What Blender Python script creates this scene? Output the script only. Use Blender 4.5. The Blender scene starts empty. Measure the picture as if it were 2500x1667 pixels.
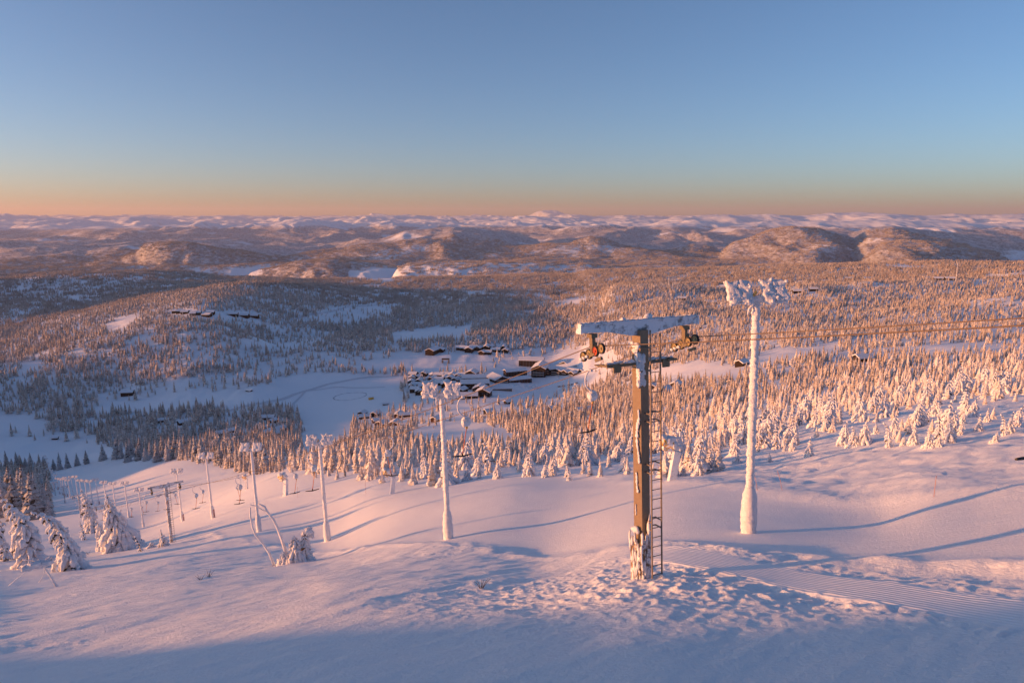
import bpy, bmesh, math, random
import numpy as np
from mathutils import Vector, Matrix, Quaternion

# ------------------------------------------------------------------ camera, sky, sun, exposure
SC = bpy.context.scene
COL = SC.collection
F_PX, CX, CY = 1667.0, 1250.0, 833.5           # focal length and centre in photograph pixels (24 mm lens)
PITCH = math.radians(10.3)
cam_d = bpy.data.cameras.new('camera')
cam_d.sensor_width = 36.0
cam_d.lens = 36.0 * F_PX / 2500.0
cam_d.clip_start = 0.1
cam_d.clip_end = 300000.0
cam = bpy.data.objects.new('camera', cam_d)
COL.objects.link(cam)
cam.rotation_euler = (math.radians(90) - PITCH, 0, 0)
SC.camera = cam

SUN_EL = math.radians(4.5)
SUN_AZ = math.radians(-98.0)                   # azimuth from +Y towards +X: low in the left
sun_vec = Vector((math.sin(SUN_AZ) * math.cos(SUN_EL), math.cos(SUN_AZ) * math.cos(SUN_EL), math.sin(SUN_EL)))
world = bpy.data.worlds.new('World')
SC.world = world
world.use_nodes = True
wn = world.node_tree
wn.nodes.clear()
sky = wn.nodes.new('ShaderNodeTexSky')
sky.sky_type = 'NISHITA'
sky.sun_disc = False
sky.sun_elevation = SUN_EL
sky.sun_rotation = SUN_AZ
sky.altitude = 900
sky.air_density = 0.8
sky.dust_density = 1.6
sky.ozone_density = 2.6
bg = wn.nodes.new('ShaderNodeBackground')
bg.inputs['Strength'].default_value = 0.13
wo = wn.nodes.new('ShaderNodeOutputWorld')
tint = wn.nodes.new('ShaderNodeMix')            # white balance of the photograph, the same over the whole sky
tint.data_type = 'RGBA'; tint.blend_type = 'MULTIPLY'
tint.inputs[0].default_value = 1.0
tint.inputs[7].default_value = (1.14, 1.05, 1.06, 1)
wn.links.new(sky.outputs[0], tint.inputs[6])
wn.links.new(tint.outputs[2], bg.inputs[0])
wn.links.new(bg.outputs[0], wo.inputs[0])

sun_d = bpy.data.lights.new('sun', 'SUN')
sun_d.energy = 4.6
sun_d.color = (1.0, 0.40, 0.13)
sun_d.angle = math.radians(1.2)
sun = bpy.data.objects.new('sun', sun_d)
COL.objects.link(sun)
sun.rotation_euler = sun_vec.to_track_quat('Z', 'Y').to_euler()

SC.view_settings.view_transform = 'Standard'
SC.view_settings.look = 'None'
SC.view_settings.gamma = 1.0
SC.view_settings.exposure = 0.85
SC.view_settings.use_curve_mapping = False
SC.cycles.use_denoising = True
SC.cycles.max_bounces = 5
SC.cycles.diffuse_bounces = 3
SC.cycles.transparent_max_bounces = 8

# ------------------------------------------------------------------ maths helpers
CP, SP = math.cos(PITCH), math.sin(PITCH)
def pix_dir(px, py):
    a = (px - CX) / F_PX
    b = (CY - py) / F_PX
    return np.array([a, CP + b * SP, -SP + b * CP])
def at(px, py, k):
    """point on the line of sight through a photograph pixel, k metres of depth away"""
    return pix_dir(px, py) * k
def project(x, y, z):
    d = y * CP - z * SP
    u = y * SP + z * CP
    return CX + F_PX * x / d, CY - F_PX * u / d, d
def sstep(a, b, x):
    t = np.clip((x - a) / (b - a), 0, 1)
    return t * t * (3 - 2 * t)
def _h(ix, iy, seed):
    h = (ix.astype(np.uint32) * np.uint32(374761393) + iy.astype(np.uint32) * np.uint32(668265263) + np.uint32((seed * 1274126177) & 0xffffffff))
    h = (h ^ (h >> np.uint32(13))) * np.uint32(1274126177)
    h = h ^ (h >> np.uint32(16))
    return h
def pnoise(x, y, seed=0):
    x = np.asarray(x, dtype=np.float64); y = np.asarray(y, dtype=np.float64)
    x0 = np.floor(x); y0 = np.floor(y)
    fx = x - x0; fy = y - y0
    ix = x0.astype(np.int64); iy = y0.astype(np.int64)
    def g(dx, dy):
        a = _h(ix + dx, iy + dy, seed).astype(np.float64) * (2 * math.pi / 4294967296.0)
        return np.cos(a) * (fx - dx) + np.sin(a) * (fy - dy)
    u = fx * fx * fx * (fx * (fx * 6 - 15) + 10); v = fy * fy * fy * (fy * (fy * 6 - 15) + 10)
    a = g(0, 0); b = g(1, 0); c = g(0, 1); d = g(1, 1)
    return 1.5 * ((a + (b - a) * u) * (1 - v) + (c + (d - c) * u) * v)
def fbm(x, y, oct=4, seed=0, gain=0.5):
    s = 0; a = 1.0; f = 1.0
    for i in range(oct):
        s = s + a * pnoise(x * f + 17.3 * i, y * f - 9.1 * i, seed + i * 13)
        a *= gain; f *= 2.03
    return s
def ridged(x, y, oct=4, seed=0):
    s = 0; a = 1.0; f = 1.0
    for i in range(oct):
        s = s + a * (1 - np.abs(pnoise(x * f + 5.7 * i, y * f + 3.3 * i, seed + i * 7)) * 1.6)
        a *= 0.5; f *= 2.05
    return s / 1.9

# ------------------------------------------------------------------ the shape of the land
def smax(a, b, k):
    h = np.clip(0.5 + 0.5 * (a - b) / k, 0, 1)
    return b + (a - b) * h + k * h * (1 - h)
def smin(a, b, k):
    return -smax(-a, -b, k)
def plane(x, y):
    p = -4.54 + 0.136 * x - 0.345 * y
    return smin(smax(p, -222.0, 60.0), 45.0, 30.0)
# (photo x, photo y, depth in metres): ground seen at that pixel stands at about that depth
GROUND = [
    (1095, 1314, 48), (800, 1322, 71), (633, 1296, 84), (520, 1264, 118), (446, 1272, 145), (351, 1285, 194),
    (314, 1262, 208), (242, 1231, 285), (191, 1216, 325), (146, 1207, 420), (122, 1162, 510), (114, 1142, 570),
    (1640, 1175, 56), (2280, 1212, 34), (2250, 1085, 53), (2500, 1010, 73), (1250, 1195, 68), (1250, 1110, 200),
    (1250, 1055, 380), (1250, 1000, 620), (1250, 965, 780), (900, 1190, 95), (850, 1130, 260), (800, 1090, 420),
    (700, 1150, 165), (600, 1140, 300), (450, 1120, 440), (620, 1050, 640), (950, 1050, 520), (1000, 1010, 680),
    (700, 1085, 540), (760, 1010, 760), (850, 968, 850), (1100, 960, 800), (1300, 935, 900), (1430, 910, 920), (1050, 925, 930),
    (300, 1085, 620), (150, 1090, 680), (0, 1100, 640), (100, 1170, 520), (0, 1200, 420), (60, 1250, 300),
    (0, 1020, 770), (150, 1020, 780), (450, 1010, 800), (300, 960, 900), (600, 960, 900), (0, 900, 980), (300, 850, 1005),
    (0, 840, 1175), (100, 815, 1210), (250, 775, 1298), (400, 738, 1400), (600, 706, 1600), (760, 704, 1800), (500, 790, 1110), (650, 830, 1150), (700, 900, 1050),
    (850, 860, 1150), (850, 780, 1450), (1100, 765, 1600), (1000, 820, 1280), (1150, 855, 1120), (1300, 832, 1230), (1300, 790, 1420), (1400, 855, 1050), (1250, 720, 1950),
    (1000, 715, 2100), (900, 700, 2500),
    (1500, 1100, 150), (1500, 1040, 300), (1500, 980, 520), (1500, 920, 760), (1500, 860, 900), (1500, 780, 1250), (1500, 725, 1650), (1500, 692, 2150), (1500, 668, 2900),
    (1750, 1090, 100), (1750, 1040, 170), (1750, 980, 290), (1750, 900, 500), (1750, 820, 800), (1750, 745, 1150), (1750, 712, 1600), (1750, 684, 2300),
    (2000, 1070, 80), (2000, 1010, 140), (2000, 950, 260), (2000, 900, 400), (2000, 800, 760), (2000, 730, 1100), (2000, 694, 1700), (2000, 672, 2600),
    (2250, 990, 110), (2250, 930, 230), (2250, 860, 430), (2250, 780, 800), (2250, 700, 1350), (2250, 682, 1800), (2250, 664, 2700),
    (2500, 955, 110), (2500, 900, 260), (2500, 830, 450), (2500, 760, 800), (2500, 690, 1350), (2500, 668, 1900), (2500, 655, 2800),
    (0, 775, 1750), (200, 740, 1800), (0, 700, 2100), (300, 700, 2000), (0, 645, 2700), (100, 637, 2650), (300, 642, 2600), (450, 655, 2550), (580, 680, 2600),
    (700, 692, 2900), (500, 700, 2050),
]
def _ctrl():
    P = [at(*g) for g in GROUND]
    P = [tuple(p) for p in P]
    pl = lambda x, y: float(plane(np.array(x, float), np.array(y, float)))
    for r in (6, 14, 24, 36):
        for adeg in range(-180, 180, 30):
            if r > 20 and -20 < adeg < 20:
                continue
            a = math.radians(adeg); x, y = r * math.sin(a), r * math.cos(a)
            P.append((x, y, pl(x, y) - (max(0, r - 12) * 0.27 if 60 < adeg < 170 else 0) - (min(2.3, 0.058 * max(0, r - 10)) if -95 < adeg <= 60 else 0)))
    P += [(10.8, 29, -13.95), (4, 20, -11.3), (-8, 30, -17.1), (-22, 40, -23.2), (-34, 42, -25.6), (2, 34, -17.9), (20, 28, -12.5), (-50, 70, -38.0)]
    for adeg, r, z in [(-50, 60, None), (-50, 200, None), (-50, 500, None), (-48, 900, -205), (-60, 780, -128), (-70, 700, -150), (-55, 1400, -205), (-55, 2200, -215), (-52, 3000, -170),  # includes an unseen rise past the left edge, added to shade the lower piste
                       (-80, 80, None), (-80, 300, None), (-85, 800, -130), (-80, 1500, -215), (-80, 2800, -215),
                       (-120, 100, None), (-120, 500, -20), (-120, 1500, -20), (-120, 3000, -60), (180, 100, None), (180, 500, 40), (180, 3000, 40), (110, 50, -2.0), (120, 100, 6), (120, 500, 40), (120, 3000, 40),
                       (80, 60, -10), (80, 200, 5), (80, 700, 20), (80, 3000, -60), (52, 60, None), (52, 200, -22), (52, 600, -70), (52, 1400, -120), (52, 2800, -170),
                       (-36, 3600, -320), (-20, 3600, -320), (0, 3600, -310), (20, 3600, -290), (36, 3600, -270), (60, 3600, -240), (-60, 3600, -300)]:
        a = math.radians(adeg); x, y = r * math.sin(a), r * math.cos(a)
        P.append((x, y, pl(x, y) if z is None else z))
    return np.array(P)
_C = _ctrl()
_AZS = 7.0
def _uv(x, y):
    return np.arctan2(x, y) * _AZS, np.log(np.hypot(x, y) + 8.0) * 2.0
_cu, _cv = _uv(_C[:, 0], _C[:, 1])
_cr = np.hypot(_C[:, 0], _C[:, 1])
_cval = (_C[:, 2] - plane(_C[:, 0], _C[:, 1])) / (_cr + 25.0)
def _tps(d2):
    return 0.5 * d2 * np.log(d2 + 1e-9)
_n = len(_C)
_K = _tps((_cu[:, None] - _cu[None]) ** 2 + (_cv[:, None] - _cv[None]) ** 2) + np.eye(_n) * 0.03
_A = np.zeros((_n + 3, _n + 3))
_A[:_n, :_n] = _K
_A[:_n, _n] = 1; _A[:_n, _n + 1] = _cu; _A[:_n, _n + 2] = _cv
_A[_n:, :_n] = _A[:_n, _n:].T
_W = np.linalg.solve(_A, np.concatenate([_cval, np.zeros(3)]))
_GU = np.linspace(-math.pi, math.pi, 241) * _AZS
_GV = np.linspace(math.log(8.0) * 2, math.log(6500.0) * 2, 140)
_gu, _gv = np.meshgrid(_GU, _GV, indexing='ij')
_G = np.zeros_like(_gu)
for i in range(_n):
    _G += _W[i] * _tps((_gu - _cu[i]) ** 2 + (_gv - _cv[i]) ** 2)
_G += _W[_n] + _W[_n + 1] * _gu + _W[_n + 2] * _gv
_wrap = sstep(2.2, 2.9, np.abs(_gu / _AZS))      # the sheet closes behind the camera
_G = _G * (1 - _wrap)
def _cubic(G, u, v):
    iu = np.clip(np.floor(u).astype(int), 1, G.shape[0] - 3); iv = np.clip(np.floor(v).astype(int), 1, G.shape[1] - 3)
    fu = np.clip(u - iu, 0, 1); fv = np.clip(v - iv, 0, 1)
    def w(t):
        return (-0.5 * t + t * t - 0.5 * t ** 3, 1 - 2.5 * t * t + 1.5 * t ** 3, 0.5 * t + 2 * t * t - 1.5 * t ** 3, -0.5 * t * t + 0.5 * t ** 3)
    wu, wv = w(fu), w(fv)
    s = 0
    for a in range(4):
        t = 0
        for b in range(4):
            t = t + wv[b] * G[iu + a - 1, iv + b - 1]
        s = s + wu[a] * t
    return s

# far hills: (photo x, photo y) of each crest, depth, half-width towards us and away, drop
HILLS = [
    ([(930, 690), (965, 662), (1000, 648), (1060, 645), (1150, 640), (1300, 641), (1420, 648), (1600, 668)], 3500, 450, 800, 130),
    ([(560, 685), (640, 655), (720, 636), (800, 630), (880, 634), (960, 645), (1040, 662), (1120, 690)], 4700, 800, 800, 170),
    ([(250, 640), (330, 612), (352, 590), (385, 583), (470, 590), (540, 604), (620, 628), (720, 652), (800, 672)], 6200, 900, 800, 260),
    ([(-150, 640), (0, 600), (90, 596), (200, 606), (300, 625)], 7000, 1200, 900, 200),
    ([(820, 640), (880, 610), (940, 580), (985, 563), (1040, 558), (1100, 552), (1160, 556), (1220, 566), (1300, 585), (1360, 610)], 8500, 1600, 1200, 260),
    ([(1350, 620), (1400, 585), (1440, 573), (1500, 590), (1560, 612), (1640, 640)], 7200, 1100, 900, 220),
    ([(1560, 640), (1640, 606), (1690, 590), (1730, 590), (1790, 610)], 7600, 1100, 700, 150),
    ([(1720, 640), (1790, 590), (1860, 566), (1930, 552), (2000, 553), (2060, 570), (2085, 580), (2120, 556), (2180, 548), (2260, 560), (2360, 566), (2440, 578), (2520, 590), (2650, 590)], 6600, 1700, 1400, 290),
    ([(2100, 600), (2200, 585), (2300, 592), (2400, 610), (2500, 625)], 5300, 700, 700, 120),
    ([(-300, 560), (0, 568), (150, 560), (260, 552), (400, 560), (520, 570), (600, 585), (700, 590)], 13000, 2500, 1600, 260),
    ([(560, 580), (640, 556), (760, 549), (860, 560), (980, 575)], 15000, 2200, 1500, 220),
    ([(1150, 575), (1260, 556), (1400, 550), (1500, 556), (1640, 548), (1780, 560)], 14000, 2500, 1800, 240),
    ([(1700, 560), (1850, 545), (2000, 540), (2200, 536), (2400, 545), (2650, 540)], 13000, 2200, 1800, 250),
    ([(-300, 552), (0, 548), (130, 543), (190, 533), (260, 529), (340, 525), (380, 527), (430, 534), (500, 529), (530, 527), (560, 533), (600, 535), (640, 532), (680, 537), (760, 541), (900, 542), (1000, 540), (1080, 535), (1130, 530), (1200, 528), (1300, 530), (1450, 537)], 26000, 6000, 3000, 420),
    ([(1380, 548), (1470, 537), (1530, 533), (1620, 535), (1700, 530), (1780, 525), (1830, 527), (1880, 523), (1960, 528), (2020, 520), (2100, 518), (2190, 523), (2260, 527), (2330, 521), (2400, 524), (2500, 522), (2700, 524)], 22000, 5000, 3000, 400),
    ([(1240, 545), (1290, 528), (1305, 518), (1322, 513), (1340, 511), (1362, 513), (1380, 520), (1400, 529), (1440, 545)], 43000, 3500, 3000, 700),
    ([(1000, 545), (1100, 533), (1200, 530), (1300, 531), (1500, 536), (1700, 535), (2000, 532), (2300, 530), (2700, 530), (3300, 528)], 40000, 8000, 4000, 500),
    ([(-900, 545), (-400, 538), (0, 540), (300, 541), (700, 544), (1000, 544)], 40000, 8000, 4000, 450),
]
# nearer ridges in the valley woods
RIDGES = [
    ([(-330, 868), (-150, 856), (0, 836), (100, 810), (250, 766), (400, 730), (500, 709), (600, 695), (700, 694), (800, 706)], (1230, 1200, 1175, 1210, 1298, 1400, 1500, 1600, 1720, 1800), 190, 240, 40),
    ([(-400, 915), (-200, 903), (-100, 897), (60, 874), (200, 833), (330, 800), (450, 782), (540, 792), (640, 830), (740, 880)], (960, 970, 980, 1010, 1040, 1070, 1085, 1090, 1090, 1090), 150, 150, 40),  # its out-of-view left end is raised to shade the hill foot
    ([(-500, 640), (-200, 634), (0, 637), (100, 629), (200, 632), (300, 636), (450, 650), (580, 676), (680, 700)], 2650, 800, 600, 130),
    ([(1450, 716), (1560, 706), (1650, 702), (1760, 716), (1900, 716), (2000, 712), (2100, 702), (2250, 692), (2400, 686), (2650, 680)], (1500, 1500, 1500, 1450, 1400, 1350, 1350, 1350, 1350, 1350), 300, 330, 42),
    ([(1400, 800), (1550, 782), (1700, 790), (1900, 786), (2100, 774), (2300, 760), (2600, 750)], (1150, 1150, 1050, 950, 900, 850, 850), 160, 150, 16),
    ([(950, 834), (1040, 822), (1150, 810), (1280, 800), (1400, 800), (1480, 812)], 1270, 60, 150, 14),
]
def hill_layers(z, x, y, r, az, wx, hills, rough):
    for pts, dep, wf, wb, drop in hills:
        deps = dep if isinstance(dep, tuple) else (dep,) * len(pts)
        P = np.array([at(px, py, dd) for (px, py), dd in zip(pts, deps)])
        paz = np.arctan2(P[:, 0], P[:, 1]); pr = np.hypot(P[:, 0], P[:, 1])
        zc = np.interp(az, paz, P[:, 2]); rc = np.interp(az, paz, pr)
        edge = np.minimum(sstep(paz[0] - 0.01, paz[0] + 0.03, az), 1 - sstep(paz[-1] - 0.03, paz[-1] + 0.01, az))
        rr = r + 0.5 * wf * wx
        d = rr - rc
        s = np.where(d < 0, np.abs(d) / wf, np.abs(d) / wb)
        prof = 1 / (1 + s ** 2.2)
        zl = zc - drop * (1 - prof) * 1.35 - (1 - edge) * drop * 1.2
        # spurs and gullies on the flanks, quiet on the crest line itself
        am = drop * rough * (0.22 + 0.78 * sstep(0.05, 0.8, s))
        zl = zl + am * (ridged(x / (wf * 0.75), y / (wf * 1.5), 4, 11 + int(deps[0]) % 97) - 0.85)
        z = smax(z, zl, drop * 0.22)
    return z
def far_land(x, y):
    r = np.hypot(x, y); az = np.arctan2(x, y)
    lr = np.log(np.maximum(r, 1.0))
    z = np.interp(lr, np.log([1000, 3500, 6000, 9000, 13000, 20000, 30000, 60000]), [-300, -325, -400, -330, -260, -160, -60, 0])
    # domain warp breaks the crests into spurs
    wx = fbm(x / 2600.0, y / 2600.0, 3, 31) ; wy = fbm(x / 2600.0 + 40, y / 2600.0, 3, 57)
    dist_s = np.clip(r / 9000.0, 0.35, 2.5)
    big = np.clip(r / 8000.0, 0.75, 1.7)
    qx = x + 500 * wx; qy = y + 500 * wy
    z = z + big * (118 * fbm(qx / 2300.0, qy / 3000.0, 6, 5, 0.50) + 34 * (ridged(qx / 1300.0, qy / 1900.0, 4, 15) - 0.85))
    z = hill_layers(z, x, y, r, az, wx, HILLS, 0.70)
    z = z + sstep(3000, 6000, r) * (7 * dist_s * fbm(x / 420.0, y / 420.0, 3, 77) + 2.0 * dist_s * fbm(x / 130.0, y / 130.0, 2, 78))
    return z

# groomed strip beside the lift and its edges, in metres along / across the lift line
LIFT_O = np.array([4.15, 20.0]); LIFT_U = np.array([-0.605, 0.796]); LIFT_V = np.array([0.796, 0.605])
def st(x, y):
    dx, dy = x - LIFT_O[0], y - LIFT_O[1]
    return dx * LIFT_U[0] + dy * LIFT_U[1], dx * LIFT_V[0] + dy * LIFT_V[1]
def piste_mask(x, y):
    s, t = st(x, y)
    far = np.interp(s, [-60, -12, 0, 20, 40, 70, 120, 200, 300, 420], [16, 19, 21, 26, 33, 40, 42, 44, 48, 70]) + 2.0 * pnoise(s / 14, s * 0 + 3.3, 4)
    near = np.interp(s, [-40, 0, 20, 60, 120, 300, 420], [6.0, 6.3, 7.0, 4.5, 3, 2, -20]) + 0.8 * pnoise(s / 9, s * 0 + 8.3, 5)
    return sstep(near - 0.6, near + 0.6, t) * (1 - sstep(far - 1.2, far + 1.2, t)), near, far, s, t
def strip_mask(x, y, e=0.25):
    # groomed lift track: a straight band passing the tower on its right
    tn = 0.94 * x + 0.335 * y; sd = 0.335 * x - 0.94 * y
    a, b = 12.75 + 0.12 * pnoise(sd / 2.0, sd * 0 + 1.7, 6), 15.05 + 0.12 * pnoise(sd / 2.0, sd * 0 + 4.7, 7)
    return sstep(a - e, a + e, tn) * (1 - sstep(b - e, b + e, tn)) * sstep(-26, -19, sd), tn - a, tn - b, sd
def near_detail(x, y, r):
    m, near, far, s, t = piste_mask(x, y)
    fade = 1 - sstep(140, 420, r)
    # lift track: smooth groomed strip between the tower line and the piste
    strip, ta, tb, sd = strip_mask(x, y)
    smooth = np.maximum(m, strip)
    rough = 1 - smooth
    # soft wind drifts
    z = fade * (0.20 * fbm(x / 11, y / 11, 3, 21) * (0.35 + 0.65 * rough) + rough * 0.055 * fbm((x * 0.8 + y * 0.6) / 2.6, (y * 0.8 - x * 0.6) / 1.1, 3, 23))
    # broken lumps: piled snow round the towers, along track edges, hillside tufts
    pile = 0.80 * np.exp(-((s / 7.0) ** 2 + ((t + 1.4) / 4.2) ** 2)) + 0.45 * np.exp(-(((s + 5) / 7) ** 2 + ((t + 0.2) / 1.4) ** 2)) + 0.30 * sstep(0.50, 0.85, fbm(x / 9.0, y / 9.0, 2, 61) + 0.3) * rough * sstep(13, 19, y)
    ed = (np.exp(-((ta + 0.35) / 0.45) ** 2) + np.exp(-((tb - 0.6) / (0.5 + 0.05 * np.clip(sd + 20, 0, 20))) ** 2)) * sstep(-27, -20, sd) + 0.4 * np.exp(-((t - near) / 0.8) ** 2) * (1 - sstep(45, 90, np.abs(s))) * (1 - strip)
    l1 = np.maximum(0, pnoise(x / 0.45, y / 0.45, 41) - 0.05) ** 1.0
    l2 = np.maximum(0, pnoise(x / 0.24, y / 0.24, 42)) 
    l3 = pnoise(x / 1.7, y / 1.7, 43)
    l4 = np.maximum(0, pnoise(x / 0.9, y / 0.45, 46))
    amt = np.clip(pile + 0.5 * ed + 0.05 * rough, 0, 1.1) * (1 - sstep(70, 160, r)) * (1 - 0.9 * strip * (1 - np.clip(ed, 0, 1)))
    z = z + amt * (0.11 * l1 + 0.07 * l2 + 0.05 * l3 + 0.05 * l4) 
    z = z + 0.12 * np.exp(-((s / 5.0) ** 2 + ((t + 0.8) / 3.0) ** 2))
    # the piste lies a step below the track; a low bank on its far side
    z = z - 0.15 * sstep(5.2, 8.5, t) * (1 - sstep(14, 30, t)) * np.exp(-(np.clip(s - 4, -99, 99) / 26.0) ** 2)
    z = z + fade * 0.12 * np.exp(-((t - far - 1.0) / 1.8) ** 2) * (1 + 0.8 * pnoise(s / 6, t / 6, 9))
    z = z + 0.10 * np.exp(-((t - near + 0.2) / 0.9) ** 2) * (1 - sstep(60, 120, np.abs(s))) * (1 + pnoise(s / 1.3, t / 1.3, 19))
    # hillside beyond the piste: hummocks
    hs = sstep(1.0, 8.0, t - far) * (1 - sstep(200, 400, r))
    z = z + hs * (0.20 * fbm(x / 6.0, y / 6.0, 3, 71) + 0.14 * np.maximum(0, pnoise(x / 1.5, y / 1.5, 72)))
    # unseen knoll, added left of the camera to put the foreground in shade
    kn = np.clip(0.42 * (31.0 - y) + 0.9 * pnoise(x / 9.0, y / 9.0, 88), 0, 10.3) + 4.6 * sstep(4.0, 1.5, y)
    z = z + kn * np.exp(-((x + 52) / 15.0) ** 2) * sstep(-75, -35, y)
    return z
def H(x, y):
    x = np.asarray(x, float); y = np.asarray(y, float)
    shp = x.shape; x = x.ravel(); y = y.ravel()
    r = np.hypot(x, y)
    u, v = _uv(x, y)
    iu = (u - _GU[0]) / (_GU[1] - _GU[0]); iv = (v - _GV[0]) / (_GV[1] - _GV[0])
    zn = plane(x, y) + _cubic(_G, iu, iv) * (r + 25.0)
    w = sstep(math.log(2500.0), math.log(4200.0), np.log(np.maximum(r, 1.0)))
    k = np.nonzero((r > 150) & (r < 4300))[0]
    if len(k):
        xx, yy, rk = x[k], y[k], r[k]
        zk = zn[k] + sstep(150, 700, rk) * ((9.0 + 15.0 * sstep(50, 350, xx)) * fbm(xx / 330.0, yy / 330.0, 3, 91) * sstep(250, 1100, rk) * valley_rough(xx, yy) + 2.0 * fbm(xx / 70.0, yy / 70.0, 3, 92) * (0.25 + 0.75 * valley_rough(xx, yy)))
        q = np.nonzero((rk > 650) & (yy > 0))[0]
        if len(q):
            zk[q] = hill_layers(zk[q], xx[q], yy[q], rk[q], np.arctan2(xx[q], yy[q]), 0.6 * fbm(xx[q] / 300.0, yy[q] / 300.0, 2, 38), RIDGES, 0.22)
        zn[k] = zk + 76 * np.exp(-((xx + 980) / 165.0) ** 2 - ((yy - 695) / 105.0) ** 2) + 150 * np.exp(-((xx + 2050) / 300.0) ** 2 - ((yy - 1750) / 380.0) ** 2)  # two out-of-view hills at the left, added to shade lake and far woods
    k = np.nonzero(r < 450)[0]
    if len(k): zn[k] += near_detail(x[k], y[k], r[k])
    k = np.nonzero(r > 2400)[0]
    if len(k): zn[k] = zn[k] * (1 - w[k]) + far_land(x[k], y[k]) * w[k]
    return zn.reshape(shp)
def valley_rough(x, y):
    # the valley floor with the lake and the hotel stays flat
    d = np.hypot((x + 120) / 420.0, (y - 860) / 170.0)
    return 0.12 + 0.88 * sstep(0.8, 1.5, d)
def hz(x, y):
    return float(H(np.array([x]), np.array([y]))[0])
def ground_at(px, py, kmin=8.0, kmax=9000.0):
    """first meeting of the line of sight with the land"""
    d = pix_dir(px, py)
    lo, hi = math.log(kmin), math.log(kmax)
    for n in (140, 30, 30):
        k = np.exp(np.linspace(lo, hi, n))
        P = d[None] * k[:, None]
        g = P[:, 2] - H(P[:, 0], P[:, 1])
        i = int(np.argmax(g < 0)) if np.any(g < 0) else n - 1
        k1 = k[i]; lo, hi = math.log(k[max(i - 1, 0)]), math.log(k1)
        if hi <= lo: break
    p = d * k1
    return Vector((p[0], p[1], hz(p[0], p[1])))
# ------------------------------------------------------------------ mesh and material helpers
def tag(o, label=None, cat=None, group=None, kind=None):
    if label: o['label'] = label
    if cat: o['category'] = cat
    if group: o['group'] = group
    if kind: o['kind'] = kind
    return o
def link(o, parent=None):
    COL.objects.link(o)
    if parent is not None:
        o.parent = parent
    return o
def empty(name, loc=(0, 0, 0), rz=0.0):
    o = bpy.data.objects.new(name, None)
    o.empty_display_size = 0.2
    o.location = loc
    o.rotation_euler = (0, 0, rz)
    COL.objects.link(o)
    return o
def grid_mesh(name, V, nu, nv, mats, smooth=True):
    idx = np.arange(nu * nv).reshape(nu, nv)
    q = np.stack([idx[:-1, :-1], idx[1:, :-1], idx[1:, 1:], idx[:-1, 1:]], -1).reshape(-1, 4)
    return np_mesh(name, V, q, mats, smooth)
def np_mesh(name, V, Q, mats, smooth=True):
    me = bpy.data.meshes.new(name)
    V = np.asarray(V, np.float32); Q = np.asarray(Q, np.int32)
    n = Q.shape[1]
    me.vertices.add(len(V)); me.vertices.foreach_set('co', V.ravel())
    me.loops.add(Q.size); me.loops.foreach_set('vertex_index', Q.ravel())
    me.polygons.add(len(Q)); me.polygons.foreach_set('loop_start', np.arange(0, Q.size, n, dtype=np.int32))
    me.polygons.foreach_set('loop_total', np.full(len(Q), n, np.int32))
    if smooth:
        me.polygons.foreach_set('use_smooth', np.ones(len(Q), bool))
    me.update(calc_edges=True)
    me.validate()
    for m in (mats if isinstance(mats, (list, tuple)) else [mats]):
        me.materials.append(m)
    return me
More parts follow.
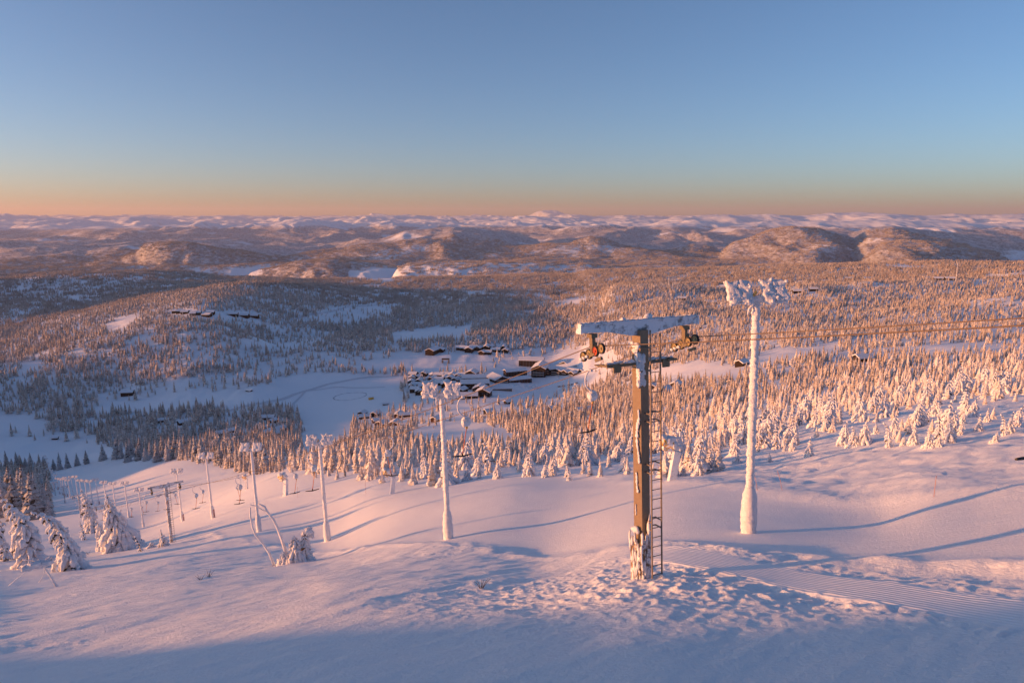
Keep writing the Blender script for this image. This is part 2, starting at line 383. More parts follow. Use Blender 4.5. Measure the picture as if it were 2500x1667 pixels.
class MB:
    """collects pieces of ONE part, then links them as one mesh object"""
    def __init__(s):
        s.v = []; s.f = []; s.m = []; s.sm = []
    def add(s, V, Fc, mi=0, smooth=False):
        o = len(s.v)
        s.v += [tuple(map(float, p)) for p in V]
        for f in Fc:
            s.f.append(tuple(i + o for i in f)); s.m.append(mi); s.sm.append(smooth)
        return s
    def box(s, c, size, R=None, mi=0, taper=1.0):
        hx, hy, hz_ = size[0] / 2, size[1] / 2, size[2] / 2
        V = []
        for z, k in ((-hz_, 1.0), (hz_, taper)):
            for x, y in ((-hx, -hy), (hx, -hy), (hx, hy), (-hx, hy)):
                p = Vector((x * k, y * k, z))
                if R is not None: p = R @ p
                V.append(Vector(c) + p)
        return s.add(V, [(3, 2, 1, 0), (4, 5, 6, 7), (0, 1, 5, 4), (1, 2, 6, 5), (2, 3, 7, 6), (3, 0, 4, 7)], mi)
    def prism(s, poly, w, M=None, mi=0):
        """poly in the local xz plane, w thickness along y"""
        n = len(poly)
        V = [Vector((p[0], -w / 2, p[1])) for p in poly] + [Vector((p[0], w / 2, p[1])) for p in poly]
        if M is not None: V = [M @ p for p in V]
        Fc = [tuple(range(n)), tuple(range(2 * n - 1, n - 1, -1))] + [(i, i + n, (i + 1) % n + n, (i + 1) % n) for i in range(n)]
        return s.add(V, [tuple(reversed(f)) for f in Fc], mi)
    def tube(s, pts, rad, n=10, mi=0, cap=True, smooth=True, lump=0.0, seed=0):
        pts = [Vector(p) for p in pts]
        rad = rad if isinstance(rad, (list, tuple)) else [rad] * len(pts)
        rng = random.Random(seed)
        V = []; up = None
        for i, p in enumerate(pts):
            d = (pts[min(i + 1, len(pts) - 1)] - pts[max(i - 1, 0)]).normalized()
            if up is None:
                up = Vector((0, 0, 1)) if abs(d.z) < 0.9 else Vector((1, 0, 0))
            a = d.cross(up).normalized(); b = a.cross(d).normalized(); up = b
            for k in range(n):
                t = 2 * math.pi * k / n
                rr = rad[i] * (1 + lump * rng.uniform(-1, 1))
                V.append(p + (a * math.cos(t) + b * math.sin(t)) * rr)
        Fc = []
        for i in range(len(pts) - 1):
            for k in range(n):
                Fc.append((i * n + k, i * n + (k + 1) % n, (i + 1) * n + (k + 1) % n, (i + 1) * n + k))
        s.add(V, Fc, mi, smooth)
        if cap:
            o = len(s.v) - len(V)
            s.f.append(tuple(o + k for k in reversed(range(n)))); s.m.append(mi); s.sm.append(False)
            s.f.append(tuple(o + (len(pts) - 1) * n + k for k in range(n))); s.m.append(mi); s.sm.append(False)
        return s
    def blob(s, c, rad, seed=0, sub=2, lump=0.25, mi=0, freq=1.6):
        bm = bmesh.new()
        bmesh.ops.create_icosphere(bm, subdivisions=sub, radius=1.0)
        rng = random.Random(seed); ph = [rng.uniform(0, 9) for _ in range(6)]
        rad = rad if isinstance(rad, (list, tuple)) else (rad, rad, rad)
        V = []
        for v in bm.verts:
            p = v.co
            k = 1 + lump * (math.sin(p.x * freq * 2 + ph[0]) * math.sin(p.y * freq * 2.3 + ph[1]) + 0.6 * math.sin(p.z * freq * 3.1 + ph[2] + p.x * 2) + 0.4 * math.sin(p.y * freq * 5 + ph[3]) * math.sin(p.x * freq * 4.7 + ph[4]))
            V.append((c[0] + p.x * rad[0] * k, c[1] + p.y * rad[1] * k, c[2] + p.z * rad[2] * k))
        Fc = [tuple(v.index for v in f.verts) for f in bm.faces]
        bm.free()
        return s.add(V, Fc, mi, True)
    def mesh(s, name, mats):
        me = bpy.data.meshes.new(name)
        me.from_pydata(s.v, [], s.f)
        for m in (mats if isinstance(mats, (list, tuple)) else [mats]): me.materials.append(m)
        me.polygons.foreach_set('material_index', s.m)
        me.polygons.foreach_set('use_smooth', s.sm)
        me.update()
        return me
    def build(s, name, mats, parent=None, loc=None):
        o = bpy.data.objects.new(name, s.mesh(name, mats))
        if loc is not None: o.location = loc
        return link(o, parent)
def copy_tree(o, parent=None):
    c = o.copy(); COL.objects.link(c); c.parent = parent
    for ch in list(o.children): copy_tree(ch, c)
    return c

class NT:
    def __init__(s, name, rough=0.7, spec=0.2):
        s.mat = bpy.data.materials.new(name); s.mat.use_nodes = True
        s.t = s.mat.node_tree; s.n = s.t.nodes
        s.b = s.n['Principled BSDF']
        s.b.inputs['Roughness'].default_value = rough
        s.b.inputs['Specular IOR Level'].default_value = spec
    def new(s, typ, **kw):
        n = s.n.new(typ)
        for k, v in kw.items(): setattr(n, k, v)
        return n
    def lk(s, a, b): s.t.links.new(a, b)
    def noise(s, scale, detail=4, rough=0.55, vec=None, w=0):
        n = s.new('ShaderNodeTexNoise'); n.inputs['Scale'].default_value = scale; n.inputs['Detail'].default_value = detail; n.inputs['Roughness'].default_value = rough
        if vec is not None: s.lk(vec, n.inputs['Vector'])
        return n.outputs['Fac']
    def coords(s, which='Object', scale=None):
        c = s.new('ShaderNodeTexCoord').outputs[which]
        if scale is not None:
            m = s.new('ShaderNodeMapping'); m.inputs['Scale'].default_value = scale; s.lk(c, m.inputs['Vector']); c = m.outputs[0]
        return c
    def ramp(s, fac, stops):
        r = s.new('ShaderNodeValToRGB'); e = r.color_ramp.elements
        while len(e) < len(stops): e.new(0.5)
        for i, (p, c) in enumerate(stops):
            e[i].position = p; e[i].color = (*c, 1) if len(c) == 3 else c
        s.lk(fac, r.inputs[0]); return r.outputs[0]
    def rng(s, v, a, b, c=0.0, d=1.0):
        m = s.new('ShaderNodeMapRange'); m.interpolation_type = 'SMOOTHSTEP'
        for i, k in enumerate((a, b, c, d)): m.inputs[i + 1].default_value = k
        s.lk(v, m.inputs[0]); return m.outputs[0]
    def math(s, op, a, b=None):
        m = s.new('ShaderNodeMath', operation=op)
        for i, v in enumerate((a, b)):
            if v is None: continue
            if isinstance(v, (int, float)): m.inputs[i].default_value = v
            else: s.lk(v, m.inputs[i])
        return m.outputs[0]
    def mix(s, fac, a, b):
        m = s.new('ShaderNodeMix', data_type='RGBA')
        for i, v in ((0, fac), (6, a), (7, b)):
            if isinstance(v, (int, float)): m.inputs[i].default_value = v
            elif isinstance(v, tuple): m.inputs[i].default_value = (*v, 1)
            else: s.lk(v, m.inputs[i])
        return m.outputs[2]
    def color(s, v):
        if isinstance(v, tuple): s.b.inputs['Base Color'].default_value = (*v, 1)
        else: s.lk(v, s.b.inputs['Base Color'])
    def bump(s, h, strength=0.5, dist=0.1, prev=None):
        n = s.new('ShaderNodeBump'); n.inputs['Strength'].default_value = strength; n.inputs['Distance'].default_value = dist
        s.lk(h, n.inputs['Height'])
        if prev is not None: s.lk(prev, n.inputs['Normal'])
        s.lk(n.outputs[0], s.b.inputs['Normal']); return n.outputs[0]
    def attr(s, name):
        a = s.new('ShaderNodeAttribute'); a.attribute_name = name; return a.outputs['Fac']
    def normz(s):
        g = s.new('ShaderNodeNewGeometry'); x = s.new('ShaderNodeSeparateXYZ'); s.lk(g.outputs['Normal'], x.inputs[0]); return x.outputs[2]
M = {}
SNOW = (0.86, 0.87, 0.90)
def mat_plain(name, col, rough=0.6, spec=0.3, metal=0.0, var=0.25, scale=6.0, bump=0.0):
    t = NT(name, rough, spec)
    f = t.noise(scale, 5, 0.6, t.coords())
    t.color(t.mix(f, tuple(c * (1 - var) for c in col), tuple(min(1, c * (1 + var)) for c in col)))
    t.b.inputs['Metallic'].default_value = metal
    if bump: t.bump(f, bump, 0.02)
    M[name] = t.mat
    return t.mat
def mat_snowy(name, col, lo=0.35, hi=0.75, scale=3.0, rough=0.75, snow=SNOW, amp=0.6):
    """a surface that carries snow where it looks up"""
    t = NT(name, rough, 0.1)
    f = t.noise(scale, 4, 0.6, t.coords())
    k = t.math('ADD', t.normz(), t.math('MULTIPLY', t.math('SUBTRACT', f, 0.5), amp))
    t.color(t.mix(t.rng(k, lo, hi), t.mix(f, tuple(c * 0.7 for c in col), tuple(c * 1.3 for c in col)), snow))
    M[name] = t.mat
    return t.mat
# ------------------------------------------------------------------ materials of the land
def make_ground_material():
    t = NT('snow_ground', 0.65, 0.25)
    pos = t.new('ShaderNodeNewGeometry').outputs['Position']
    near = t.attr('near'); groom = t.attr('groom'); forest = t.attr('forest'); rock = t.attr('rock')
    # snow
    n1 = t.noise(9.0, 6, 0.65, pos); n2 = t.noise(0.9, 5, 0.6, pos)
    mp = t.new('ShaderNodeMapping'); mp.inputs['Rotation'].default_value = (0, 0, math.radians(-12)); mp.inputs['Scale'].default_value = (0.7, 3.2, 1.5); t.lk(pos, mp.inputs['Vector'])
    n3 = t.noise(1.1, 5, 0.6, mp.outputs[0])
    snow = t.mix(n2, (0.87, 0.885, 0.92), (0.92, 0.93, 0.95))
    # distant woods: dark trunks and frosted crowns with snow between
    vo = t.new('ShaderNodeTexVoronoi'); vo.inputs['Scale'].default_value = 0.085; t.lk(pos, vo.inputs['Vector'])
    wood_n = t.noise(0.16, 3, 0.7, pos)
    wood_m = t.noise(0.04, 3, 0.75, pos); wood_l = t.noise(0.013, 4, 0.75, pos)
    wood_k = t.math('ADD', t.math('MULTIPLY', wood_n, 0.30), t.math('ADD', t.math('MULTIPLY', wood_m, 0.45), t.math('MULTIPLY', wood_l, 0.25)))
    crown = t.mix(t.rng(wood_k, 0.42, 0.58), (0.25, 0.225, 0.225), (0.80, 0.75, 0.74))
    patch = t.noise(0.004, 6, 0.7, pos); patch2 = t.noise(0.03, 4, 0.7, pos)
    fm = t.math('ADD', forest, t.math('MULTIPLY', t.math('SUBTRACT', patch, 0.5), 1.5))
    fm = t.math('ADD', fm, t.math('MULTIPLY', t.math('SUBTRACT', patch2, 0.5), 0.8))
    fmask = t.math('MULTIPLY', t.rng(fm, 0.30, 0.72), t.rng(forest, 0.02, 0.12))
    col = t.mix(fmask, snow, crown)
    col = t.mix(rock, col, t.mix(t.noise(0.05, 5, 0.7, pos), (0.10, 0.085, 0.08), (0.7, 0.68, 0.68)))
    t.color(col)
    b = t.bump(vo.outputs['Distance'], 0.0, 1.0)
    bw = t.new('ShaderNodeBump'); bw.inputs['Distance'].default_value = 9.0
    t.lk(t.math('MULTIPLY', fmask, 0.6), bw.inputs['Strength']); t.lk(wood_n, bw.inputs['Height'])
    b1 = t.new('ShaderNodeBump'); b1.inputs['Distance'].default_value = 0.05
    t.lk(t.math('MULTIPLY', near, t.math('SUBTRACT', 1.0, t.math('MULTIPLY', groom, 0.75))), b1.inputs['Strength']); t.lk(n1, b1.inputs['Height']); t.lk(bw.outputs[0], b1.inputs['Normal'])
    b2 = t.new('ShaderNodeBump'); b2.inputs['Distance'].default_value = 0.09
    t.lk(t.math('MULTIPLY', near, 0.55), b2.inputs['Strength']); t.lk(n3, b2.inputs['Height']); t.lk(b1.outputs[0], b2.inputs['Normal'])
    # corduroy left by the groomer, along the lift line
    m2 = t.new('ShaderNodeMapping'); m2.inputs['Rotation'].default_value = (0, 0, -math.atan2(0.335, 0.94)); t.lk(pos, m2.inputs['Vector'])
    wv = t.new('ShaderNodeTexWave'); wv.wave_type = 'BANDS'; wv.bands_direction = 'X'; wv.inputs['Scale'].default_value = 1.7; wv.inputs['Distortion'].default_value = 1.2; wv.inputs['Detail'].default_value = 2.0; wv.inputs['Detail Scale'].default_value = 0.6
    t.lk(m2.outputs[0], wv.inputs['Vector'])
    b3 = t.new('ShaderNodeBump'); b3.inputs['Distance'].default_value = 0.035
    t.lk(t.math('MULTIPLY', groom, 0.42), b3.inputs['Strength']); t.lk(wv.outputs['Fac'], b3.inputs['Height']); t.lk(b2.outputs[0], b3.inputs['Normal'])
    t.lk(b3.outputs[0], t.b.inputs['Normal'])
    t.n.remove(vo) ; 
    M['ground'] = t.mat
make_ground_material()

# clearings in the woods, outlined on the photograph and laid on the ground the pixels fall on
CLEAR = [
    [(690, 1150), (735, 1085), (735, 1030), (720, 1000), (690, 985), (560, 990), (420, 1000), (230, 1010), (250, 985), (420, 965), (560, 955), (640, 938), (700, 918), (800, 908), (900, 914), (985, 918), (985, 985), (950, 1005), (880, 1010), (860, 1035), (860, 1075), (800, 1110)],
    [(-200, 1145), (-200, 1085), (120, 1070), (300, 1095), (430, 1125), (620, 1165), (600, 1400), (-100, 1400), (135, 1290), (140, 1190), (110, 1140)],
    [(-100, 1050), (-100, 1015), (60, 1010), (130, 1040), (100, 1060)],
    [(1190, 975), (1195, 905), (1280, 870), (1400, 868), (1460, 885), (1450, 925), (1400, 950), (1290, 975)],
    [(1150, 1030), (1000, 1055), (1000, 1090), (1150, 1095), (1260, 1085), (1240, 1050)],
    [(955, 812), (1040, 800), (1160, 795), (1140, 822), (1040, 832), (960, 835)],
    [(1260, 770), (1230, 770), (1300, 758), (1320, 768)],
    [(400, 758), (470, 757), (560, 762), (645, 766), (655, 777), (560, 777), (480, 777), (420, 771)],
    [(250, 795), (290, 775), (330, 768), (335, 785), (300, 812), (260, 812)],
    [(55, 885), (110, 875), (90, 910), (40, 915)],
    [(1820, 870), (2020, 838), (2060, 848), (1940, 880), (1830, 892)],
    [(1560, 905), (1700, 880), (1820, 900), (1800, 925), (1600, 930)],
    [(820, 900), (1000, 860), (1180, 870), (1200, 895), (1000, 905)],
    [(2230, 850), (2400, 835), (2420, 850), (2260, 870)],
    [(850, 662), (900, 655), (985, 655), (960, 690), (850, 680)],
    [(560, 655), (640, 650), (640, 672), (560, 676)],
]
SPARSE = [
    [(990, 1000), (1000, 880), (1190, 855), (1440, 845), (1510, 870), (1480, 930), (1420, 965), (1300, 1000), (1190, 1005)],
    [(700, 785), (790, 755), (860, 742), (960, 742), (955, 770), (860, 792)],
    [(640, 838), (740, 800), (830, 815), (760, 850), (660, 860)],
    [(560, 905), (760, 860), (1000, 855), (1010, 900), (700, 905), (560, 960), (230, 1010), (240, 960), (420, 930)],
    [(1040, 1000), (1190, 1000), (1420, 955), (1420, 1000), (1250, 1010), (1150, 1030), (1000, 1055), (870, 1060), (870, 1010)],
    [(2000, 1120), (1800, 1160), (1850, 1120), (2000, 1040), (2250, 1010), (2600, 960), (2600, 1110)],
    [(-100, 1090), (-100, 1045), (230, 1060), (240, 1095)],
]
EDGE = np.array([(-200, 1275), (60, 1262), (128, 1238), (132, 1105), (250, 1118), (440, 1122), (520, 1140), (620, 1160), (700, 1150), (780, 1172), (860, 1168), (930, 1185), (1010, 1196), (1100, 1188), (1180, 1178), (1300, 1170), (1400, 1184), (1480, 1165), (1560, 1158), (1620, 1168), (1700, 1172), (1780, 1140), (1900, 1112), (2050, 1095), (2150, 1085), (2300, 1095), (2500, 1085), (2900, 1060)], float)
def in_poly(px, py, poly):
    P = np.array(poly, float); n = len(P); c = np.zeros(px.shape, bool)
    for i in range(n):
        x0, y0 = P[i]; x1, y1 = P[(i + 1) % n]
        if y0 == y1: continue
        k = ((y0 > py) != (y1 > py)) & (px < (x1 - x0) * (py - y0) / (y1 - y0) + x0)
        c ^= k
    return c
def wood_density(x, y, z):
    px, py, d = project(x, y, z)
    dens = np.ones(x.shape)
    nx = 14 * pnoise(x / 25, y / 25, 301); 
    for i, poly in enumerate(SPARSE): dens = np.where(in_poly(px + nx * 0.8, py + nx * 0.4, poly), (0.16, 0.10, 0.25, 0.22, 0.22, 0.42, 0.22)[i], dens)
    for poly in CLEAR: dens = np.where(in_poly(px + nx * 0.9, py + nx * 0.4, poly), 0.0, dens)
    edge = np.interp(px, EDGE[:, 0], EDGE[:, 1])
    dens = np.where(py > edge, 0.0, dens)
    big = fbm(x / 260, y / 260, 3, 333)
    cl = fbm(x / 34, y / 34, 2, 335)
    dens = dens * (0.42 + 0.58 * sstep(-0.45, 0.35, cl))
    dens = dens * np.where((x * x + y * y) > 350 ** 2, sstep(-0.75, -0.2, big + 0.25), 1.0)
    return dens

# ------------------------------------------------------------------ the land itself
def build_land():
    ain = np.radians(np.linspace(-50, 50, 801))
    aout = np.radians(np.concatenate([np.linspace(51, 70, 10), np.linspace(73, 180, 30)]))
    az = np.concatenate([-aout[::-1], ain, aout])
    def seg(a, b, n): return np.exp(np.linspace(math.log(a), math.log(b), n, endpoint=False))
    rr = np.concatenate([seg(1.0, 9.0, 14), seg(9, 70, 410), seg(70, 450, 130), seg(450, 4200, 210), seg(4200, 24000, 300), seg(24000, 60000, 70), [60000.0]])
    A, R = np.meshgrid(az, rr, indexing='ij')
    X = R * np.sin(A); Y = R * np.cos(A)
    Z = np.empty_like(X)
    for i in range(0, X.shape[0], 100):
        Z[i:i + 100] = H(X[i:i + 100], Y[i:i + 100])
    V = np.stack([X, Y, Z], -1)
    dA = np.gradient(V, axis=0); dR = np.gradient(V, axis=1)
    N = np.cross(dR, dA); 
    N /= np.linalg.norm(N, axis=-1, keepdims=True) + 1e-12
    N = np.where(N[..., 2:3] < 0, -N, N)
    # attributes
    near = 1 - sstep(60, 260, R)
    m, _, far_e, s, t = piste_mask(X, Y)
    strip = strip_mask(X, Y, 0.1)[0]
    groom = np.maximum(strip, m * 0.10) * (1 - sstep(120, 300, R))
    slope = 1 - N[..., 2]
    alt = Z
    treeline = np.interp(np.log(R), np.log([3000, 6000, 9000, 14000, 25000, 60000]), [80, 0, -70, -160, -320, -450])
    fo = sstep(treeline + 90, treeline - 110, alt) * sstep(3000, 4600, R) * 0.85
    fo = fo * (1 - 0.6 * sstep(0.25, 0.8, fbm(X / 700, Y / 700, 3, 401)))
    px, py, d = project(X, Y, Z)
    for poly in CLEAR[-2:]:
        fo = np.where(in_poly(px, py, poly) & (d > 0), 0.0, fo)
    fo = np.maximum(fo, 0.0)
    rock = sstep(0.10, 0.22, slope) * sstep(4000, 5500, R) * 0.7
    jb = int(np.searchsorted(rr, 449.9)); jc = int(np.searchsorted(rr, 4199.0))
    out = []
    for name, j0, j1 in (('snow_slope', 0, jb), ('valley', jb, jc), ('hills', jc, len(rr) - 1)):
        sl = np.s_[:, j0:j1 + 1]
        nj = j1 + 1 - j0
        idx = np.arange(len(az) * nj).reshape(len(az), nj)
        # close the sheet behind the camera
        nxt = np.concatenate([idx[1:], idx[:1]], 0)
        q = np.stack([idx[:, :-1], idx[:, 1:], nxt[:, 1:], nxt[:, :-1]], -1)
        q = q[:-1] if name != 'x' else q
        me = np_mesh(name, V[sl].reshape(-1, 3), q.reshape(-1, 4)[:, ::-1], M['ground'])
        for an, arr in (('near', near), ('groom', groom), ('forest', fo), ('rock', rock)):
            a = me.attributes.new(an, 'FLOAT', 'POINT'); a.data.foreach_set('value', np.ascontiguousarray(arr[sl], np.float32).ravel())
        me.normals_split_custom_set_from_vertices(np.ascontiguousarray(N[sl].reshape(-1, 3)).tolist())
        o = bpy.data.objects.new(name, me); link(o); o['kind'] = 'structure'
        out.append(o)
    out[0]['label'] = 'snow covered ski slope with groomed piste and rough drifts'
    out[1]['label'] = 'snowy valley floor with frozen lake below the slope'
    out[2]['label'] = 'distant wooded hills and white mountains along the horizon'
build_land()
# ------------------------------------------------------------------ trees
def tree_mat(name, needle, frost, lo, hi, amp=0.9, scale=2.5, var=0.25):
    t = NT(name, 0.8, 0.1)
    oi = t.new('ShaderNodeObjectInfo')
    pos = t.new('ShaderNodeNewGeometry').outputs['Position']
    f = t.noise(scale, 3, 0.7, pos)
    k = t.math('ADD', t.normz(), t.math('MULTIPLY', t.math('SUBTRACT', f, 0.5), amp))
    k = t.math('ADD', k, t.math('MULTIPLY', t.math('SUBTRACT', oi.outputs['Random'], 0.5), var))
    t.color(t.mix(t.rng(k, lo, hi), t.mix(f, needle, tuple(c * 2.2 for c in needle)), frost))
    M[name] = t.mat
tree_mat('spruce_frosted', (0.125, 0.095, 0.075), (0.80, 0.72, 0.66), -0.25, 0.70, 1.2, 1.2)
tree_mat('spruce_rimed', (0.24, 0.19, 0.165), (0.78, 0.73, 0.70), -0.50, 0.45, 1.5, 2.2)
tree_mat('spruce_dark', (0.040, 0.034, 0.028), (0.72, 0.70, 0.70), 0.15, 0.95, 1.3, 3.0)
tree_mat('spruce_hero', (0.030, 0.034, 0.028), (0.86, 0.86, 0.89), 0.0, 0.45, 1.0, 5.0)
mat_plain('bark', (0.055, 0.04, 0.032), 0.9, 0.1, scale=9)
def spruce(seed, tiers, nb, width, droop=0.35, lean=0.0, ragged=0.25, core=True):
    """unit-height spruce; returns crown and trunk builders"""
    rng = random.Random(seed)
    cr = MB(); tr = MB()
    tr.tube([(0, 0, -0.12), (lean * 0.1, 0, 0.3), (lean * 0.6, 0, 0.97)], [0.018, 0.014, 0.003], 5)
    if core:
        n = 6
        cr.tube([(lean * 0.02, 0, 0.06), (lean * 0.1, 0, 0.28), (lean * 0.3, 0, 0.62), (lean * 0.62, 0, 1.0)], [width * 0.30, width * 0.55, width * 0.28, 0.004], n, lump=0.3, seed=seed, smooth=False)
    for i in range(tiers):
        h = 0.05 + 0.93 * (i + rng.uniform(-0.2, 0.2)) / tiers
        h = min(max(h, 0.04), 0.97)
        R = width * (1.02 - h) ** 0.85 * (0.45 + 0.55 * min(1, h / 0.12)) * rng.uniform(0.8, 1.15)
        off = lean * (0.1 + 0.55 * h * h)
        a0 = rng.uniform(0, 6.28)
        for k in range(nb):
            a = a0 + 2 * math.pi * k / nb + rng.uniform(-0.25, 0.25)
            r = R * rng.uniform(1 - ragged, 1 + ragged)
            w = r * rng.uniform(0.34, 0.52)
            dz = droop * r * rng.uniform(0.7, 1.3)
            ca, sa = math.cos(a), math.sin(a)
            def P(rad, side, z): return (off + ca * rad - sa * side, sa * rad + ca * side, h + z)
            th = r * 0.16
            V = [P(0, 0, 0.35 * r), P(r * 0.55, w, -dz * 0.75), P(r * 0.62, 0, 0.10 * r - dz * 0.4), P(r * 0.55, -w, -dz * 0.75), P(r, 0, -dz), P(r * 0.5, 0, -dz * 0.9 - th)]
            cr.add(V, [(0, 1, 2), (0, 2, 3), (2, 1, 4), (3, 2, 4), (1, 5, 4), (5, 3, 4)], 0, False)
    return cr, tr
PROTO = {}
def birch(seed, mat):
    # bare frosted birch: a loose rounded crown of small twig tufts on a forked stem
    rng = random.Random(seed); cr = MB(); tr = MB()
    tr.tube([(0, 0, -0.1), (0.02, 0, 0.35), (0.05, 0.02, 0.8)], [0.016, 0.012, 0.004], 5); tr.tube([(0.02, 0, 0.3), (-0.12, 0.05, 0.7)], [0.01, 0.004], 5)
    for k in range(70):
        t = rng.uniform(0, 6.28); p = rng.uniform(-1, 1); rr = rng.random() ** 0.4
        c = Vector((0.27 * rr * math.cos(t) * math.sqrt(1 - p * p), 0.27 * rr * math.sin(t) * math.sqrt(1 - p * p), 0.62 + 0.36 * rr * p))
        w = rng.uniform(0.035, 0.075); a = rng.uniform(0, 6.28)
        cr.add([c + Vector((w * math.cos(a), w * math.sin(a), -w * 0.6)), c + Vector((w * math.cos(a + 2.1), w * math.sin(a + 2.1), -w * 0.4)), c + Vector((w * math.cos(a + 4.2), w * math.sin(a + 4.2), -w * 0.5)), c + Vector((0, 0, w * 1.3))], [(0, 2, 1), (0, 1, 3), (1, 2, 3), (2, 0, 3)])
    j = MB(); j.add(cr.v, cr.f, 0); j.add(tr.v, tr.f, 1)
    return j.mesh('frosted_birch', [M[mat], M['bark']])
def proto_mesh(key, seed, tiers, nb, width, mat, **kw):
    cr, tr = spruce(seed, tiers, nb, width, **kw)
    c = cr.mesh('crown_' + key, M[mat]); t = tr.mesh('trunk_' + key, M['bark'])
    o = len(cr.v)
    j = MB(); j.add(cr.v, cr.f, 0); j.add(tr.v, tr.f, 1)
    j = j.mesh('spruce_' + key, [M[mat], M['bark']])
    PROTO[key] = (c, t, j)
for i in range(5):
    proto_mesh('frost%d' % i, 100 + i, 9 + i % 3, 6, 0.15 + 0.022 * i, 'spruce_frosted', lean=0.02 * (i - 2))
    proto_mesh('rime%d' % i, 200 + i, 8 + i % 3, 6, 0.20 + 0.03 * i, 'spruce_rimed', droop=0.6, lean=0.06 * (i - 2), ragged=0.4)
for i in range(4):
    proto_mesh('far%d' % i, 300 + i, 5, 5, 0.15 + 0.02 * i, 'spruce_frosted')
for i in range(6):
    proto_mesh('near%d' % i, 400 + i, 22, 9, 0.15 + 0.02 * i, 'spruce_frosted', lean=0.02 * (i - 2), ragged=0.35)
    proto_mesh('dark%d' % i, 600 + i, 30, 12, 0.17 + 0.018 * i, 'spruce_dark', lean=0.015 * (i - 2), ragged=0.4)
    proto_mesh('white%d' % i, 500 + i, 13, 8, 0.19 + 0.03 * i, 'spruce_rimed', droop=0.65, lean=0.08 * (i - 2.5), ragged=0.45)
def clump_mesh(key, seed, n, rad, hmean, src):
    rng = random.Random(seed); V = []; Fc = []; mi = []
    for k in range(n):
        me = PROTO['%s%d' % (src, rng.randrange(4))][0]
        a = rng.uniform(0, 6.28); r = rad * math.sqrt(rng.random()); h = hmean * rng.uniform(0.6, 1.25)
        w = h * rng.uniform(0.85, 1.2)
        o = len(V); rot = rng.uniform(0, 6.28); cr_, sr_ = math.cos(rot), math.sin(rot)
        for v in me.vertices:
            V.append((r * math.cos(a) + w * (v.co.x * cr_ - v.co.y * sr_), r * math.sin(a) + w * (v.co.x * sr_ + v.co.y * cr_), v.co.z * h - 0.6))
        for p in me.polygons: Fc.append(tuple(i + o for i in p.vertices))
    me = bpy.data.meshes.new('clump_' + key); me.from_pydata(V, [], Fc); me.materials.append(M['spruce_frosted']); me.update()
    return me
def scatter_instances(name, label, meshes, P, scale, rot, idx, cat):
    """one object: a point cloud whose points carry tree copies"""
    me = bpy.data.meshes.new(name); me.vertices.add(len(P)); me.vertices.foreach_set('co', np.asarray(P, np.float32).ravel())
    for an, typ, arr in (('t_scale', 'FLOAT', scale), ('t_rot', 'FLOAT', rot), ('t_idx', 'INT', idx)):
        a = me.attributes.new(an, typ, 'POINT'); a.data.foreach_set('value', np.asarray(arr, np.float32 if typ == 'FLOAT' else np.int32))
    me.update()
    ob = bpy.data.objects.new(name, me); link(ob)
    tag(ob, label, cat, kind='stuff')
    ng = bpy.data.node_groups.new(name + '_scatter', 'GeometryNodeTree')
    ng.interface.new_socket('Geometry', in_out='INPUT', socket_type='NodeSocketGeometry')
    ng.interface.new_socket('Geometry', in_out='OUTPUT', socket_type='NodeSocketGeometry')
    gi = ng.nodes.new('NodeGroupInput'); go = ng.nodes.new('NodeGroupOutput')
    join = ng.nodes.new('GeometryNodeJoinGeometry')
    for i, m in enumerate(reversed(meshes)):
        po = bpy.data.objects.new(name + '_source', m)
        oi = ng.nodes.new('GeometryNodeObjectInfo'); oi.inputs['Object'].default_value = po; oi.inputs['As Instance'].default_value = True
        ng.links.new(oi.outputs['Geometry'], join.inputs[0])
    iop = ng.nodes.new('GeometryNodeInstanceOnPoints')
    iop.inputs['Pick Instance'].default_value = True
    def na(nm, dt):
        n = ng.nodes.new('GeometryNodeInputNamedAttribute'); n.data_type = dt; n.inputs['Name'].default_value = nm; return n.outputs['Attribute']
    cmb = ng.nodes.new('ShaderNodeCombineXYZ'); ng.links.new(na('t_rot', 'FLOAT'), cmb.inputs[2])
    m2p = ng.nodes.new('GeometryNodeMeshToPoints')
    ng.links.new(gi.outputs[0], m2p.inputs['Mesh']); ng.links.new(m2p.outputs[0], iop.inputs['Points'])
    ng.links.new(join.outputs[0], iop.inputs['Instance'])
    ng.links.new(na('t_idx', 'INT'), iop.inputs['Instance Index'])
    ng.links.new(cmb.outputs[0], iop.inputs['Rotation']); ng.links.new(na('t_scale', 'FLOAT'), iop.inputs['Scale'])
    ng.links.new(iop.outputs[0], go.inputs[0])
    md = ob.modifiers.new('scatter', 'NODES'); md.node_group = ng
    return ob
def tree_height(z, rng):
    return np.interp(z, [-230, -140, -90, -55, -25, 20], [9.6, 7.2, 5.4, 3.8, 2.4, 2.0]) * np.clip(np.exp(rng.normal(-0.12, 0.36, z.shape)), 0.3, 1.65)
def sample_ring(rng, r0, r1, per_m2, a0=-47, a1=47):
    area = 0.5 * (r1 * r1 - r0 * r0) * math.radians(a1 - a0)
    n = int(area * per_m2)
    r = np.sqrt(rng.uniform(r0 * r0, r1 * r1, n)); a = np.radians(rng.uniform(a0, a1, n))
    x, y = r * np.sin(a), r * np.cos(a)
    z = H(x, y)
    keep = rng.random(n) < wood_density(x, y, z)
    return x[keep], y[keep], z[keep]
AVOID = []      # (x, y, radius) kept free of trees: buildings, masts
